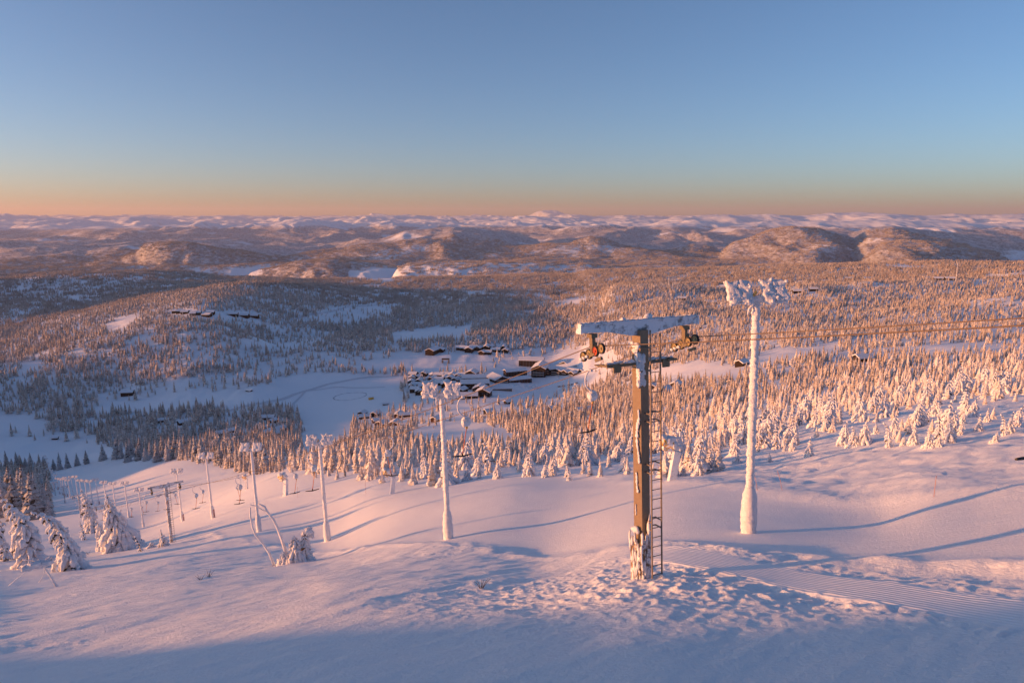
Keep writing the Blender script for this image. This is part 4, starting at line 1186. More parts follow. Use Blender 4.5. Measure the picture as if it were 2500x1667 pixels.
# marker poles
mat_plain('pole_pink', (0.46, 0.27, 0.24), 0.6, var=0.5, scale=3)
for px, py, hh, lean, lab in [(2280, 1212, 1.1, 0.0, 'thin upright marker pole on the piste edge at the right'), (1912, 1196, 1.3, -0.35, 'leaning red and white marker pole right of the tall mast'), (1622, 1178, 1.6, -0.4, 'leaning marker pole left of the yellow snow gun'),
                             (1851, 1196, 1.2, -0.3, 'short leaning marker pole just behind the tall mast'), (893, 1205, 1.8, 0.0, 'thin marker pole left of the snow covered snow gun'), (727, 1214, 1.8, 0.02, 'thin red marker pole beside the third mast')]:
    g = ground_at(px, py, 15, 300)
    m = MB().tube([(0, 0, -0.3), (lean * hh * 0.5, 0, hh * 0.5), (lean * hh, 0, hh)], 0.016, 6)
    o = m.build('marker_pole', M['pole_pink'], None, g); tag(o, lab, 'pole', 'marker poles beside the piste')
# ------------------------------------------------------------------ buildings
mat_plain('timber', (0.036, 0.025, 0.021), 0.8, 0.1, scale=0.6)
mat_plain('timber_red', (0.06, 0.030, 0.024), 0.8, 0.1, scale=0.6)
mat_plain('eave', (0.03, 0.022, 0.018), 0.8)
mat_plain('glass', (0.10, 0.11, 0.14), 0.15, 0.6, scale=2)
mat_plain('trim', (0.42, 0.38, 0.35), 0.7)
mat_plain('hut_yellow', (0.72, 0.40, 0.06), 0.6)
mat_plain('stone', (0.20, 0.17, 0.15), 0.9, scale=0.8)
mat_rime('roof_snow', (0.85, 0.86, 0.89), 0.5)
def lit_mat():
    t = NT('lit_window', 0.5); t.color((0.8, 0.4, 0.1)); t.b.inputs['Emission Color'].default_value = (1.0, 0.42, 0.10, 1); t.b.inputs['Emission Strength'].default_value = 1.2; M['lit_window'] = t.mat
lit_mat()
def gable_parts(root, M4, w, d, h, rise, wall='timber', over=0.7, snow=0.55, windows=0, lit=None):
    """gabled block: ridge along local x, w long, d deep; M4 places it under root"""
    tf = lambda p: M4 @ Vector(p)
    wl = MB()
    V = [(-w / 2, -d / 2, -2.5), (w / 2, -d / 2, -2.5), (w / 2, d / 2, -2.5), (-w / 2, d / 2, -2.5), (-w / 2, -d / 2, h), (w / 2, -d / 2, h), (w / 2, d / 2, h), (-w / 2, d / 2, h), (-w / 2, 0, h + rise), (w / 2, 0, h + rise)]
    wl.add([tf(v) for v in V], [(0, 1, 5, 4), (1, 2, 6, 9, 5), (2, 3, 7, 6), (3, 0, 4, 8, 7), (4, 5, 9, 8), (6, 7, 8, 9)])
    wo_ = wl.build('wall', M[wall], root)
    rf = MB(); e = over; sl = rise / (d / 2)
    def slab(z0, th, ex, mi):
        y1 = d / 2 + ex; zl = h - sl * ex + z0; zr = h + rise + z0
        xs = w / 2 + ex
        Vb = [(-xs, -y1, zl), (xs, -y1, zl), (xs, 0, zr), (-xs, 0, zr), (xs, y1, zl), (-xs, y1, zl)]
        Vt = [(x, y, z + th) for x, y, z in Vb]
        rf.add([tf(v) for v in Vb + Vt], [(6, 7, 8, 9), (9, 8, 10, 11), (1, 0, 3, 2), (2, 3, 5, 4), (0, 1, 7, 6), (1, 2, 8, 7), (2, 4, 10, 8), (4, 5, 11, 10), (5, 3, 9, 11), (3, 0, 6, 9)], mi)
    slab(0.02, 0.22, e, 1); slab(0.245, snow, e + 0.06, 0)
    rf.build('roof', [M['roof_snow'], M['eave']], root)
    if windows:
        rng = random.Random(int(w * 10 + d))
        for f in range(max(1, int(h // 3))):
            zc = 1.6 + 3.0 * f
            nw = max(1, int(w // 4.0))
            for k in range(nw):
                x = -w / 2 + w * (k + 0.5) / nw
                m = MB(); m.add([tf(v) for v in ((x - 0.7, -d / 2 - 0.06, zc - 0.7), (x + 0.7, -d / 2 - 0.06, zc - 0.7), (x + 0.7, -d / 2 - 0.06, zc + 0.7), (x - 0.7, -d / 2 - 0.06, zc + 0.7), (x - 0.7, -d / 2 + 0.1, zc - 0.7), (x + 0.7, -d / 2 + 0.1, zc - 0.7), (x + 0.7, -d / 2 + 0.1, zc + 0.7), (x - 0.7, -d / 2 + 0.1, zc + 0.7))],
                            [(0, 1, 2, 3), (1, 0, 4, 5), (2, 1, 5, 6), (3, 2, 6, 7), (0, 3, 7, 4)])
                m.build('window', M['lit_window' if lit == (f, k) else 'glass'], wo_)
            nd = max(1, int(d // 4.5))
            for k in range(nd):
                y = -d / 2 + d * (k + 0.5) / nd
                m = MB(); xx = -w / 2
                m.add([tf(v) for v in ((xx - 0.06, y - 0.7, zc - 0.7), (xx - 0.06, y + 0.7, zc - 0.7), (xx - 0.06, y + 0.7, zc + 0.7), (xx - 0.06, y - 0.7, zc + 0.7), (xx + 0.1, y - 0.7, zc - 0.7), (xx + 0.1, y + 0.7, zc - 0.7), (xx + 0.1, y + 0.7, zc + 0.7), (xx + 0.1, y - 0.7, zc + 0.7))],
                      [(3, 2, 1, 0), (0, 1, 5, 4), (1, 2, 6, 5), (2, 3, 7, 6), (3, 0, 4, 7)])
                m.build('window', M['glass'], wo_)
    return wo_
def balcony(root, M4, w, d, z):
    m = MB(); tf = lambda p: M4 @ Vector(p)
    m.box((0, 0, 0), (1, 1, 1)); V = m.v[:]; m.v = [tuple(tf((v[0] * w, -d / 2 - 0.6 + v[1] * 1.1, z + v[2] * 0.9))) for v in V]
    m.build('balcony', M['trim'], root)
def house(px, py, w, d, h, yaw, label, cat='cabin', group=None, rise=None, wall='timber', k=None, windows=0, name='cabin', snow=0.6):
    g = ground_at(px, py, 150, 4000) if k is None else Vector(at(px, py, k))
    g.z = hz(g.x, g.y)
    o = empty(name, g, math.radians(yaw))
    gable_parts(o, Matrix.Identity(4), w, d, h, rise if rise else d * 0.24, wall, windows=windows, snow=snow)
    tag(o, label, cat, group)
    AVOID.append((g.x, g.y, 0.62 * max(w, d) + 1.0))
    # keep the sight line to it open
    q = Vector((g.x, g.y)).normalized()
    AVOID.append((g.x - q.x * (max(w, d) * 0.7 + 3), g.y - q.y * (max(w, d) * 0.7 + 3), 0.5 * max(w, d)))
    return o
rb = random.Random(21)
# hotel
hotel = empty('hotel', ground_at(1320, 925, 300, 3000))
HL = hotel.location.copy()
def wing(pxl, pxr, py, h, depth, ridge='x', rise=3.0, yaw=0.0, windows=1, wall='timber', lit=None, back=0.0, balc=0, zoff=0.0):
    a = ground_at(pxl, py, 300, 3000); b = ground_at(pxr, py, 300, 3000)
    b = b if abs(b.y - a.y) < 60 else Vector((b.x, a.y, b.z))
    fw = (b - a).length; c = (a + b) / 2
    ax = (Vector((b.x - a.x, b.y - a.y, 0))).normalized()
    R0 = math.atan2(ax.y, ax.x) + yaw
    nrm = Vector((-math.sin(R0), math.cos(R0), 0))
    c = c + nrm * (depth / 2 + back)
    base = HL.z + zoff
    T = Matrix.Translation(Vector((c.x - HL.x, c.y - HL.y, base - HL.z)))
    if ridge == 'x':
        M4 = T @ Matrix.Rotation(R0, 4, 'Z'); w_, d_ = fw, depth
    else:
        M4 = T @ Matrix.Rotation(R0 + math.pi / 2, 4, 'Z'); w_, d_ = depth, fw
    wl = gable_parts(hotel, M4, w_, d_, h, rise, wall, windows=windows, lit=lit, snow=0.7)
    if balc and ridge == 'x':
        for z in range(balc): balcony(wl, M4, w_ * 0.9, d_, 3.2 + 3 * z)
    if balc and ridge == 'y':
        for z in range(balc):
            m = MB(); m.box((0, 0, 0), (1, 1, 1)); V = m.v[:]
            m.v = [tuple(M4 @ Vector((-w_ / 2 - 0.6 + v[0] * 1.1, v[1] * d_ * 0.8, 3.2 + 3 * z + v[2] * 0.9))) for v in V]; m.build('balcony', M['trim'], wl)
    AVOID.append((c.x, c.y, 0.6 * max(fw, depth) + 3))
wing(1209, 1243, 935, 9.5, 26, 'y', 4.2, windows=1, balc=3)
wing(1243, 1298, 934, 6.0, 16, 'x', 0.8, windows=1, wall='timber_red')
wing(1247, 1297, 927, 9.5, 12, 'x', 2.2, windows=1, back=14)
wing(1297, 1331, 921, 11.5, 34, 'y', 4.6, windows=1, balc=2)
wing(1331, 1406, 914, 8.0, 15, 'x', 3.6, windows=1, balc=1)
for x0, x1 in ((1333, 1344), (1347, 1372), (1374, 1386), (1391, 1403)):
    wing(x0, x1, 915, 8.2, 9, 'y', 2.4, windows=0, back=-3, balc=2)
wing(1404, 1435, 905, 8.0, 18, 'y', 3.6, windows=1)
wing(1266, 1326, 895, 9.0, 16, 'x', 3.4, yaw=-0.22, windows=1)
wing(1362, 1390, 888, 2.2, 62, 'y', 5.2, windows=0, yaw=0.26)
wing(1396, 1422, 893, 6.0, 18, 'y', 3.0, windows=0)
tag(hotel, 'large dark timber hotel with many gabled wings under snowy roofs', 'hotel')
# terrace and forecourt of the hotel
g = ground_at(1312, 944, 300, 3000)
m = MB()
for k in range(30):
    a = k / 29.0
    ang = math.radians(150 + 120 * a)
    m.blob((26 * math.cos(ang), 12 * math.sin(ang), 0.8), (4.2, 4.0, 2.6 + 1.2 * math.sin(k * 1.7)), k, 2, 0.15)
o = m.build('snow_bank', M['roof_snow'], None, g); tag(o, 'curved bank of ploughed snow in front of the hotel', 'snow bank'); AVOID.append((g.x, g.y, 34))
g = ground_at(1363, 925, 300, 3000)
m = MB().tube([(0, 0, -1), (0, 0, 6), (0, 0, 13)], [0.22, 0.16, 0.08], 8); m.blob((0, 0, 13), 0.22, 1, 1, 0)
o = m.build('flagpole', M['trim'], None, g); tag(o, 'white flagpole on the snowy terrace before the hotel', 'flagpole')
g = ground_at(1222, 951, 300, 3000)
o = empty('garage', g, 0.12); gable_parts(o, Matrix.Identity(4), 26, 15, 2.6, 0.9, 'stone', snow=1.0); tag(o, 'low stone garage with flat snow roof below the hotel', 'garage'); AVOID.append((g.x, g.y, 19))
# parked cars: body, cabin, four wheels
for nm, c in (('car_orange', (0.55, 0.22, 0.06)), ('car_dark', (0.03, 0.03, 0.035)), ('car_silver', (0.45, 0.44, 0.43)), ('car_white', (0.7, 0.7, 0.7))): mat_plain(nm, c, 0.35, 0.5, var=0.08)
def car(px, py, mat, label, rz):
    g = ground_at(px, py, 300, 3000)
    o = empty('parked_car', g, rz)
    b = MB(); b.prism([(-2.2, 0.35), (-2.25, 0.75), (-1.2, 0.95), (1.9, 1.0), (2.2, 0.8), (2.2, 0.35)], 1.75); b.build('body', M[mat], o)
    c = MB(); c.prism([(-1.2, 0.951), (-0.5, 1.5), (1.2, 1.52), (1.85, 0.999)], 1.5); c.build('cabin', M['glass'], o)
    s = MB(); s.box((0.35, 0, 1.55), (1.8, 1.4, 0.12)); s.build('snow_roof', M['roof_snow'], o)
    wm = MB().tube([(0, -0.1, 0), (0, 0.1, 0)], 0.33, 10).mesh('wheel', M['rubber'])
    for x in (-1.4, 1.4):
        for y in (-0.82, 0.82):
            w_ = bpy.data.objects.new('wheel', wm); w_.location = (x, y, 0.33); link(w_, o)
    tag(o, label, 'car', 'cars parked in front of the hotel')
for n_, (x, y, mt, lb) in enumerate([(1365, 944.5, 'car_orange', 'orange lit parked car, leftmost of the row by the hotel drive'), (1375, 943, 'car_dark', 'dark parked car, second from left on the hotel drive'), (1388.5, 941, 'car_dark', 'dark parked car in the middle of the row by the hotel drive'), (1396, 939.5, 'car_silver', 'silver parked car, second from right on the hotel drive'), (1407, 936, 'car_orange', 'orange parked car, rightmost of the row by the hotel drive'), (1430, 932, 'car_white', 'white parked van standing alone right of the hotel drive')]):
    car(x, y, mt, lb, 0.3 + 0.1 * n_)
# village of cabins left of the hotel
Z1 = lambda x, y: (980 + x / 9.046, 840 + y / 9.046)
rows = [('back', [(260, 715), (400, 690), (500, 705), (690, 735), (830, 730), (960, 715), (1130, 740), (1250, 745), (1370, 735)]), ('second', [(230, 800), (360, 780), (540, 840), (680, 820), (840, 830), (960, 790), (1080, 815)]),
        ('third', [(220, 890), (400, 875), (560, 915), (700, 885), (850, 900), (1000, 905), (1210, 855)]), ('fourth', [(240, 975), (340, 950), (480, 980), (610, 970), (960, 950), (1080, 935)]), ('front', [(300, 1060), (390, 1110), (510, 1105), (590, 1060)])]
for rn, lst in rows:
    for n_, (x, y) in enumerate(sorted(lst)):
        px, py = Z1(x, y)
        house(px, py, rb.uniform(10, 13), rb.uniform(8, 9.5), rb.uniform(3.4, 5.0), rb.choice([80, 95, 15, -10, 70]), 'dark timber cabin with snowy roof, %s from left in the %s row of the village' % (_ord[n_], rn), group='cabins packed in the village beside the hotel')
for x, y, w, d, h, yaw, lb in [(1620, 985, 34, 14, 8, 6, 'long three storey timber block between the village and the hotel'), (1600, 860, 30, 12, 8, 5, 'long timber block with snow roof behind the three storey block'), (1560, 735, 14, 14, 7, 75, 'timber house with sunlit left roof at the top of the village'),
                               (1740, 1070, 15, 15, 6, 80, 'gabled house with sunlit left roof right of the three storey block'), (1820, 1145, 15, 16, 6, 80, 'gabled house with sunlit left roof, in front of its twin'), (1460, 1195, 22, 11, 4, 4, 'low wide house in front of the three storey block'), (1330, 1080, 11, 10, 5, 60, 'small dark house just right of the second floodlight mast')]:
    px, py = Z1(x, y); house(px, py, w, d, h, yaw, lb, 'house', windows=1, name='timber_house')
top = [(700, 200, 26, 14, 6), (880, 165, 12, 9, 4), (1290, 120, 12, 9, 4), (1390, 130, 12, 10, 4), (1500, 165, 14, 12, 5), (1600, 125, 12, 10, 4.5), (1700, 130, 12, 10, 4), (1880, 110, 16, 10, 4.5), (1970, 100, 12, 9, 4), (1790, 215, 11, 9, 3.5), (1910, 215, 11, 9, 3.5), (2080, 160, 14, 9, 3.5), (2260, 110, 12, 9, 4), (2300, 170, 14, 9, 3.5)]
for n_, (x, y, w, d, h) in enumerate(sorted(top)):
    px, py = Z1(x, y); house(px, py, w, d, h, rb.choice([5, 80, 70, -8]), 'snow roofed cabin, %s from left in the row below the sunlit wood' % _ord[n_], group='cabins in the row below the sunlit wood', k=None)
# cabins among the trees
Z3 = lambda x, y: (560 + x / 9.046, 980 + y / 9.046)
for n_, (x, y, w, d, h, yaw, lb) in enumerate([(850, 400, 17, 9, 3.2, 4, 'widest snow roofed lodge among dark trees left of the lower piste'), (950, 470, 10, 8, 2.8, 70, 'small snow roofed cabin just below the widest lodge'), (1165, 460, 9, 7, 2.6, 60, 'small cabin at the right below the widest lodge'), (870, 620, 11, 9, 3.2, 60, 'cabin with bright left roof edge in the lower cabin group'), (1110, 650, 12, 9, 3.0, 50, 'cabin with broad snowy roof at the piste edge'), (820, 740, 10, 8, 3.6, 65, 'dark gabled cabin lowest in the cabin group'), (1040, 740, 10, 7, 2.6, 15, 'low cabin hidden behind spruces right of the dark gable'), (60, 680, 9, 7, 2.6, 40, 'small cabin roof behind spruces at the left of the group')]):
    px, py = Z3(x, y); house(px, py, w * 0.8, d * 0.8, h, yaw, lb, wall='timber_red', group='cabins left of the lower piste')
Z4 = lambda x, y: (830 + x / 9.046, 960 + y / 9.046)
for n_, (x, y, w, d, h, yaw, lb) in enumerate([(500, 480, 11, 9, 3, 75, 'snow roofed cabin, leftmost of the group right of the lower piste'), (530, 560, 12, 8, 3, 20, 'low cabin directly below the leftmost one'), (790, 500, 11, 9, 3.2, 70, 'cabin with dark gable second in the upper group'), (1290, 530, 14, 10, 3.2, 80, 'wide gabled lodge with arched snow roof'), (1440, 520, 12, 7, 2.8, 12, 'low annex right of the wide gabled lodge'), (820, 640, 10, 7, 2.6, 30, 'small cabin roof between the two cabin rows'), (930, 720, 12, 10, 3.4, 65, 'red brown gabled cabin behind the tall spruces'), (1210, 710, 10, 9, 3.0, 80, 'gabled cabin behind the hanging T-bar bow'), (2140, 620, 11, 8, 3.0, 60, 'cabin with sunlit roof left of the second mast'), (435, 900, 4, 4, 2.2, 60, 'tiny hut at the piste edge with sunlit roof'), (1010, 255, 8, 4, 1.6, 5, 'flat dark shed on the snow by the lake')]):
    px, py = Z4(x, y); house(px, py, w * 0.8, d * 0.8, h, yaw, lb, wall='timber_red', group='cabins right of the lower piste')
for n_, (px, py, w, d, h, yaw, lb) in enumerate([(1195, 1010, 10, 8, 3, 30, 'cabin roof among spruces below the village'), (1322, 1012, 9, 8, 3, 70, 'cabin with bright left roof among spruces below the hotel'), (1352, 1003, 11, 8, 3, 40, 'snow roofed cabin right of the bright roofed one'), (1425, 1010, 11, 8, 3, 20, 'snow roofed cabin behind the hanging T-bar'), (1282, 1018, 10, 8, 3, 10, 'low cabin left of the bright roofed one'),
                                                  (1592, 950, 9, 7, 3, 70, 'cabin in the wood right of the lift tower'), (1622, 962, 10, 8, 3, 50, 'brown cabin in the wood right of the ladder'), (1811, 893, 9, 7, 3.0, 40, 'lone dark cabin left of the tall mast'), (1650, 945, 8, 6, 2.8, 60, 'small roof among trees right of the tower'), (1240, 985, 8, 6, 2.6, 45, 'small dark cabin under the lift rope'),
                                                  (2105, 883, 10, 7, 3, 10, 'dark cabin in the wood right of the tall mast'), (312, 965, 16, 9, 5, 10, 'sunlit timber lodge at the foot of the left hill'), (608, 955, 10, 4, 1.5, -30, 'flat dark shelter by the valley track'), (395, 1030, 9, 7, 3, 35, 'snow roofed cabin in the dark trees at left'), (445, 1035, 9, 8, 3, 50, 'snow roofed cabin, left of the piste lodges'), (540, 1062, 9, 7, 3, 30, 'cabin roof between spruces at lower left'), (135, 1072, 6, 4, 2, 10, 'small shed on the open snow at far left'), (480, 1095, 7, 6, 3, 40, 'small pale shed in the spruce row')]):
    house(px, py, w * 0.85, d * 0.85, h * 0.9, yaw, lb, wall='timber', group='cabins scattered in the woods')
hill = [(428, 763, 9, 0), (441, 763, 14, 10), (452, 765, 13, 5), (472, 769, 11, 5), (484, 767, 10, 10), (505, 772, 16, -8), (515, 766, 13, 8), (568, 770, 20, 8), (593, 773, 24, -4), (617, 774, 24, -4)]
for n_, (px, py, w, yaw) in enumerate(hill):
    house(px, py, w * 0.9, 9, 3.2, yaw, 'dark farm building, %s from left in the row on the wooded hill' % _ord[n_], 'farm building', 'farm buildings on the left hill', wall='timber', name='farm_building')
for n_, (px, py, w) in enumerate([(1665, 732, 14), (1735, 742, 16), (2072, 683, 14), (2118, 683, 18), (2265, 683, 14), (2290, 684, 14), (2318, 684, 14), (1945, 715, 12), (1985, 710, 12)]):
    house(px, py, w * 1.2, 10, 4, rb.uniform(-15, 15), 'tiny far cabin, %s from left in the clearings of the right wood' % _ord[n_], group='far cabins in the right wood')
# yellow kiosk by the lake
g = ground_at(906, 975, 300, 3000); o = empty('kiosk', g, 0.6)
b = MB(); b.box((0, 0, 1.3), (5.5, 3.2, 3.4)); w_ = b.build('wall', M['hut_yellow'], o); b = MB(); b.box((0, 0, 3.2), (6.2, 3.9, 0.4)); b.build('roof', M['roof_snow'], o); b = MB(); b.box((-2.78, 0, 1.5), (0.08, 1.6, 1.4)); b.build('window', M['glass'], o)
tag(o, 'small bright yellow kiosk on the frozen lake', 'kiosk')
g = ground_at(926, 741, 800, 4000); o = empty('hut', g, 0.2)
b = MB(); b.box((0, 0, 1.6), (6, 5, 4)); b.build('wall', M['hut_yellow'], o); b = MB(); b.box((0, 0, 3.9), (7, 6, 0.6)); b.build('roof', M['roof_snow'], o); tag(o, 'tiny lit hut alone in the far clearing', 'hut')
# bridge on the ramp
g = ground_at(1088, 886, 300, 3000); o = empty('footbridge', g, 0.0)
b = MB(); b.box((0, 0, 5.0), (11, 3.2, 0.7)); b.build('deck', M['trim'], o)
for x in (-4.6, 4.6): b = MB(); b.box((x, 0, 1.6), (2.2, 3.0, 6.2)); b.build('abutment', M['stone'], o)
for y in (-1.5, 1.5): b = MB(); b.box((0, y, 6.4), (11.4, 0.25, 0.9)); b.build('railing', M['timber'], o)
tag(o, 'small bridge with dark railings above the village', 'bridge'); AVOID.append((g.x, g.y, 16))
# dark ring swept on the lake ice
mat_plain('ice_dark', (0.12, 0.15, 0.22), 0.35, 0.5)
c = ground_at(855, 968, 300, 3000); m = MB()
N = 64; V = []; Fc = []
for k in range(N + 1):
    a = 2 * math.pi * k / N * 0.97
    for r in (0.97, 1.03 + 0.02 * math.sin(k * 1.3)):
        x, y = c.x + 20 * r * math.cos(a + 0.4), c.y + 20 * r * math.sin(a + 0.4); V.append((x - c.x, y - c.y, hz(x, y) + 0.08 - c.z))
for k in range(N): Fc.append((2 * k, 2 * k + 1, 2 * k + 3, 2 * k + 2))
m.add(V, Fc); o = m.build('ice_ring', M['ice_dark'], None, c); tag(o, 'dark oval ring swept on the frozen lake', 'ice ring')
# tracks: shallow ploughed ways over the valley floor
def track(pxs, width, name, label, kd=(300, 3000)):
    P = [ground_at(x, y, *kd) for x, y in pxs]
    pts = []
    for a, b in zip(P[:-1], P[1:]):
        n = max(2, int((b - a).length / 6))
        for k in range(n): pts.append(a.lerp(b, k / n))
    pts.append(P[-1]); V = []; Fc = []
    for i, p in enumerate(pts):
        d = (pts[min(i + 1, len(pts) - 1)] - pts[max(0, i - 1)]); d.z = 0; d.normalize(); nv = Vector((-d.y, d.x, 0))
        for s_ in (-1, 0, 1):
            q = p + nv * (width / 2 * s_); V.append((q.x, q.y, hz(q.x, q.y) + (0.22 if s_ else 0.12)))
    for i in range(len(pts) - 1):
        for s_ in (0, 1): Fc.append((3 * i + s_, 3 * i + s_ + 1, 3 * i + s_ + 4, 3 * i + s_ + 3))
    m = MB(); m.add(V, Fc, 0, True); o = m.build(name, M['track_snow']); o['kind'] = 'structure'; o['label'] = label
t = NT('track_snow', 0.6); f = t.noise(0.4, 4, 0.6, t.coords()); t.color(t.mix(f, (0.60, 0.60, 0.64), (0.74, 0.75, 0.80))); M['track_snow'] = t.mat
track([(560, 1003), (640, 985), (720, 962), (800, 938), (900, 920), (1000, 915)], 6.0, 'valley_track', 'ploughed track crossing the valley floor')
track([(720, 1010), (716, 985), (745, 955), (820, 945), (940, 945)], 3.0, 'ski_trail', 'ski trail round the frozen lake')
track([(700, 782), (780, 765), (850, 748), (930, 744)], 8.0, 'forest_road', 'snowy road through the far clearing', (600, 4000))
# power pylons and mast
mat_frosted('pylon_steel', (0.45, 0.42, 0.40), 0.5, 0.5)
def pylon(px, py, h, kind, label):
    g = ground_at(px, py, 600, 5000); o = empty('power_pylon', g, 0.3)
    if kind == 'H':
        for x in (-0.16, 0.16): b = MB(); b.tube([(x * h, 0, -1), (x * h * 0.9, 0, h)], 0.028 * h / 1.6, 6); b.build('leg', M['pylon_steel'], o)
        b = MB(); b.box((0, 0, h * 0.92), (h * 0.8, h * 0.03, h * 0.035)); b.tube([(-0.15 * h, 0, 0.55 * h), (0.15 * h, 0, 0.9 * h)], 0.012 * h, 5); b.tube([(0.15 * h, 0, 0.55 * h), (-0.15 * h, 0, 0.9 * h)], 0.012 * h, 5); b.build('crossarm', M['pylon_steel'], o)
    else:
        b = MB(); b.tube([(-0.10 * h, 0, -1), (0, 0, h * 0.55)], 0.018 * h, 6); b.tube([(0.10 * h, 0, -1), (0, 0, h * 0.55)], 0.018 * h, 6); b.build('leg', M['pylon_steel'], o)
        b = MB()
        for s_ in (-1, 1): b.tube([(0, 0, h * 0.52), (s_ * 0.30 * h, 0, h)], 0.02 * h, 6)
        b.box((0, 0, h * 0.93), (h * 0.75, h * 0.025, h * 0.03)); b.build('crossarm', M['pylon_steel'], o)
    tag(o, label, 'pylon', 'frosted power pylons in the woods')
pylon(742, 818, 15, 'H', 'left frosted pylon of the near pair above the valley'); pylon(757, 826, 13, 'Y', 'right frosted pylon of the near pair, shaped like a Y')
pylon(1308, 752, 24, 'H', 'left pylon of the pair above the lift tower beam'); pylon(1331, 750, 20, 'Y', 'right pylon of the pair above the lift tower beam')
pylon(1637, 711, 32, 'H', 'left pylon on the sunlit ridge left of the tall mast'); pylon(1654, 713, 27, 'Y', 'right pylon on the sunlit ridge left of the tall mast')
g = ground_at(2333, 692, 600, 5000); m = MB().tube([(0, 0, -1), (0, 0, 20), (0, 0, 42)], [0.8, 0.6, 0.35], 6); m.box((0, 0, 38), (2.2, 2.2, 1.2)); m.box((0, 0, 30), (1.8, 1.8, 1.0))
o = m.build('radio_mast', M['pylon_steel'], None, g); tag(o, 'thin radio mast rising from the wood at far right', 'mast')
# ------------------------------------------------------------------ snow laden trees close to the viewer
mat_rime('hero_snow', (0.87, 0.87, 0.90), 6.0)
mat_plain('needles', (0.06, 0.06, 0.05), 0.85, 0.1, scale=8)
mat_plain('dead_bark', (0.16, 0.09, 0.05), 0.9, 0.1, scale=8)
def laden(seed, spine, width, taper=0.8, n_tier=11, droop=0.55, dark=0.35, unit=1.0):
    """spine: list of (x, z) in metres, base first; returns builders of snow mass, needles, trunk"""
    rng = random.Random(seed)
    sn, nd, tr = MB(), MB(), MB()
    S = [Vector((p[0], 0, p[1])) for p in spine]
    L = [0.0]
    for a, b in zip(S[:-1], S[1:]): L.append(L[-1] + (b - a).length)
    def on(u):
        s = u * L[-1]
        for i in range(len(S) - 1):
            if s <= L[i + 1] or i == len(S) - 2:
                return S[i].lerp(S[i + 1], min(1, (s - L[i]) / max(1e-6, L[i + 1] - L[i])))
    tr.tube([on(k / 8) - Vector((0, 0, 0.4 * unit if k == 0 else 0)) for k in range(9)], [unit * (0.09 * (1.1 - k / 8) + 0.015) for k in range(9)], 7)
    width = width * 0.86
    for i in range(n_tier):
        u = 0.08 + 0.90 * i / (n_tier - 1)
        R = width * (1.03 - u) ** taper * rng.uniform(0.85, 1.15)
        c = on(u)
        sn.blob(c, (max(0.07 * unit, R * 0.34), max(0.07 * unit, R * 0.34), max(0.12 * unit, R * 0.5)), rng.randrange(999), 1, 0.25)
        nb = max(4, int(4 + R / unit * 5))
        for k in range(nb):
            a = 2 * math.pi * (k + rng.uniform(-0.35, 0.35)) / nb + i * 1.1
            r = R * rng.uniform(0.65, 1.25)
            e = Vector((math.cos(a), math.sin(a), 0)); dr = droop * rng.uniform(0.6, 1.5)
            p0 = c + Vector((0, 0, 0.10 * r)); p1 = c + e * r * 0.45 + Vector((0, 0, 0.02 * r)); p2 = c + e * r * 0.85 + Vector((0, 0, -dr * r * 0.55)); p3 = c + e * r + Vector((0, 0, -dr * r * 1.15))
            s = max(0.05 * unit, R * rng.uniform(0.14, 0.24))
            sn.tube([p0, p1, p2, p3], [s * 0.6, s, s * 1.1, s * 0.45], 6, lump=0.28, seed=rng.randrange(9999))
            if rng.random() < 0.75: sn.blob(p2 + Vector((0, 0, 0.3 * s)), (s * 1.25, s * 1.25, s), rng.randrange(999), 1, 0.3)
            if rng.random() < 0.35: sn.blob(p3 + Vector((0, 0, -s * 0.5)), (s * 0.8, s * 0.8, s * 1.5), rng.randrange(999), 1, 0.3)
            if rng.random() < dark * 0.9:
                for m_ in range(3):
                    f_ = rng.uniform(0.3, 0.95); ee = p0.lerp(p3, f_) + Vector((rng.uniform(-0.5, 0.5) * s, rng.uniform(-0.5, 0.5) * s, rng.uniform(-2.0, -1.0) * s))
                    w_ = s * rng.uniform(0.7, 1.3); t_ = rng.uniform(0, 6.28)
                    V = [ee + Vector((math.cos(t_) * w_, math.sin(t_) * w_, 0.3 * w_)), ee + Vector((math.cos(t_ + 2.1) * w_, math.sin(t_ + 2.1) * w_, 0)), ee + Vector((math.cos(t_ + 4.2) * w_, math.sin(t_ + 4.2) * w_, 0.1 * w_)), ee + Vector((0, 0, -2.0 * w_))]
                    nd.add(V, [(0, 1, 2), (0, 3, 1), (1, 3, 2), (2, 3, 0)])
    tip = on(1.0); sn.blob(tip, (0.10 * unit, 0.10 * unit, 0.16 * unit), 5, 2)
    return sn, nd, tr
def plant(px, py, k, spine_px, width_px, label, seed, **kw):
    """spine given in photograph pixels relative to the foot, turned into metres at the tree's own depth"""
    g = at(px, py, k); z = hz(g[0], g[1])
    m = k / F_PX
    o = empty('snow_laden_spruce', (g[0], g[1], z), -math.atan2(g[0], g[1]))
    sn, nd, tr = laden(seed, [(x * m * 1.12, -y * m * 1.2) for x, y in spine_px], width_px * m * 1.12, **kw)
    sn.build('snow_cover', M['hero_snow'], o)
    if nd.v: nd.build('needles', M['needles'], o)
    tr.build('trunk', M['bark'], o)
    tag(o, label, 'tree', 'snow laden spruces in the left foreground')
    AVOID.append((g[0], g[1], 1.5))
def gk(px, py):
    return float(ground_at(px, py, 12, 600).y / pix_dir(px, py)[1])
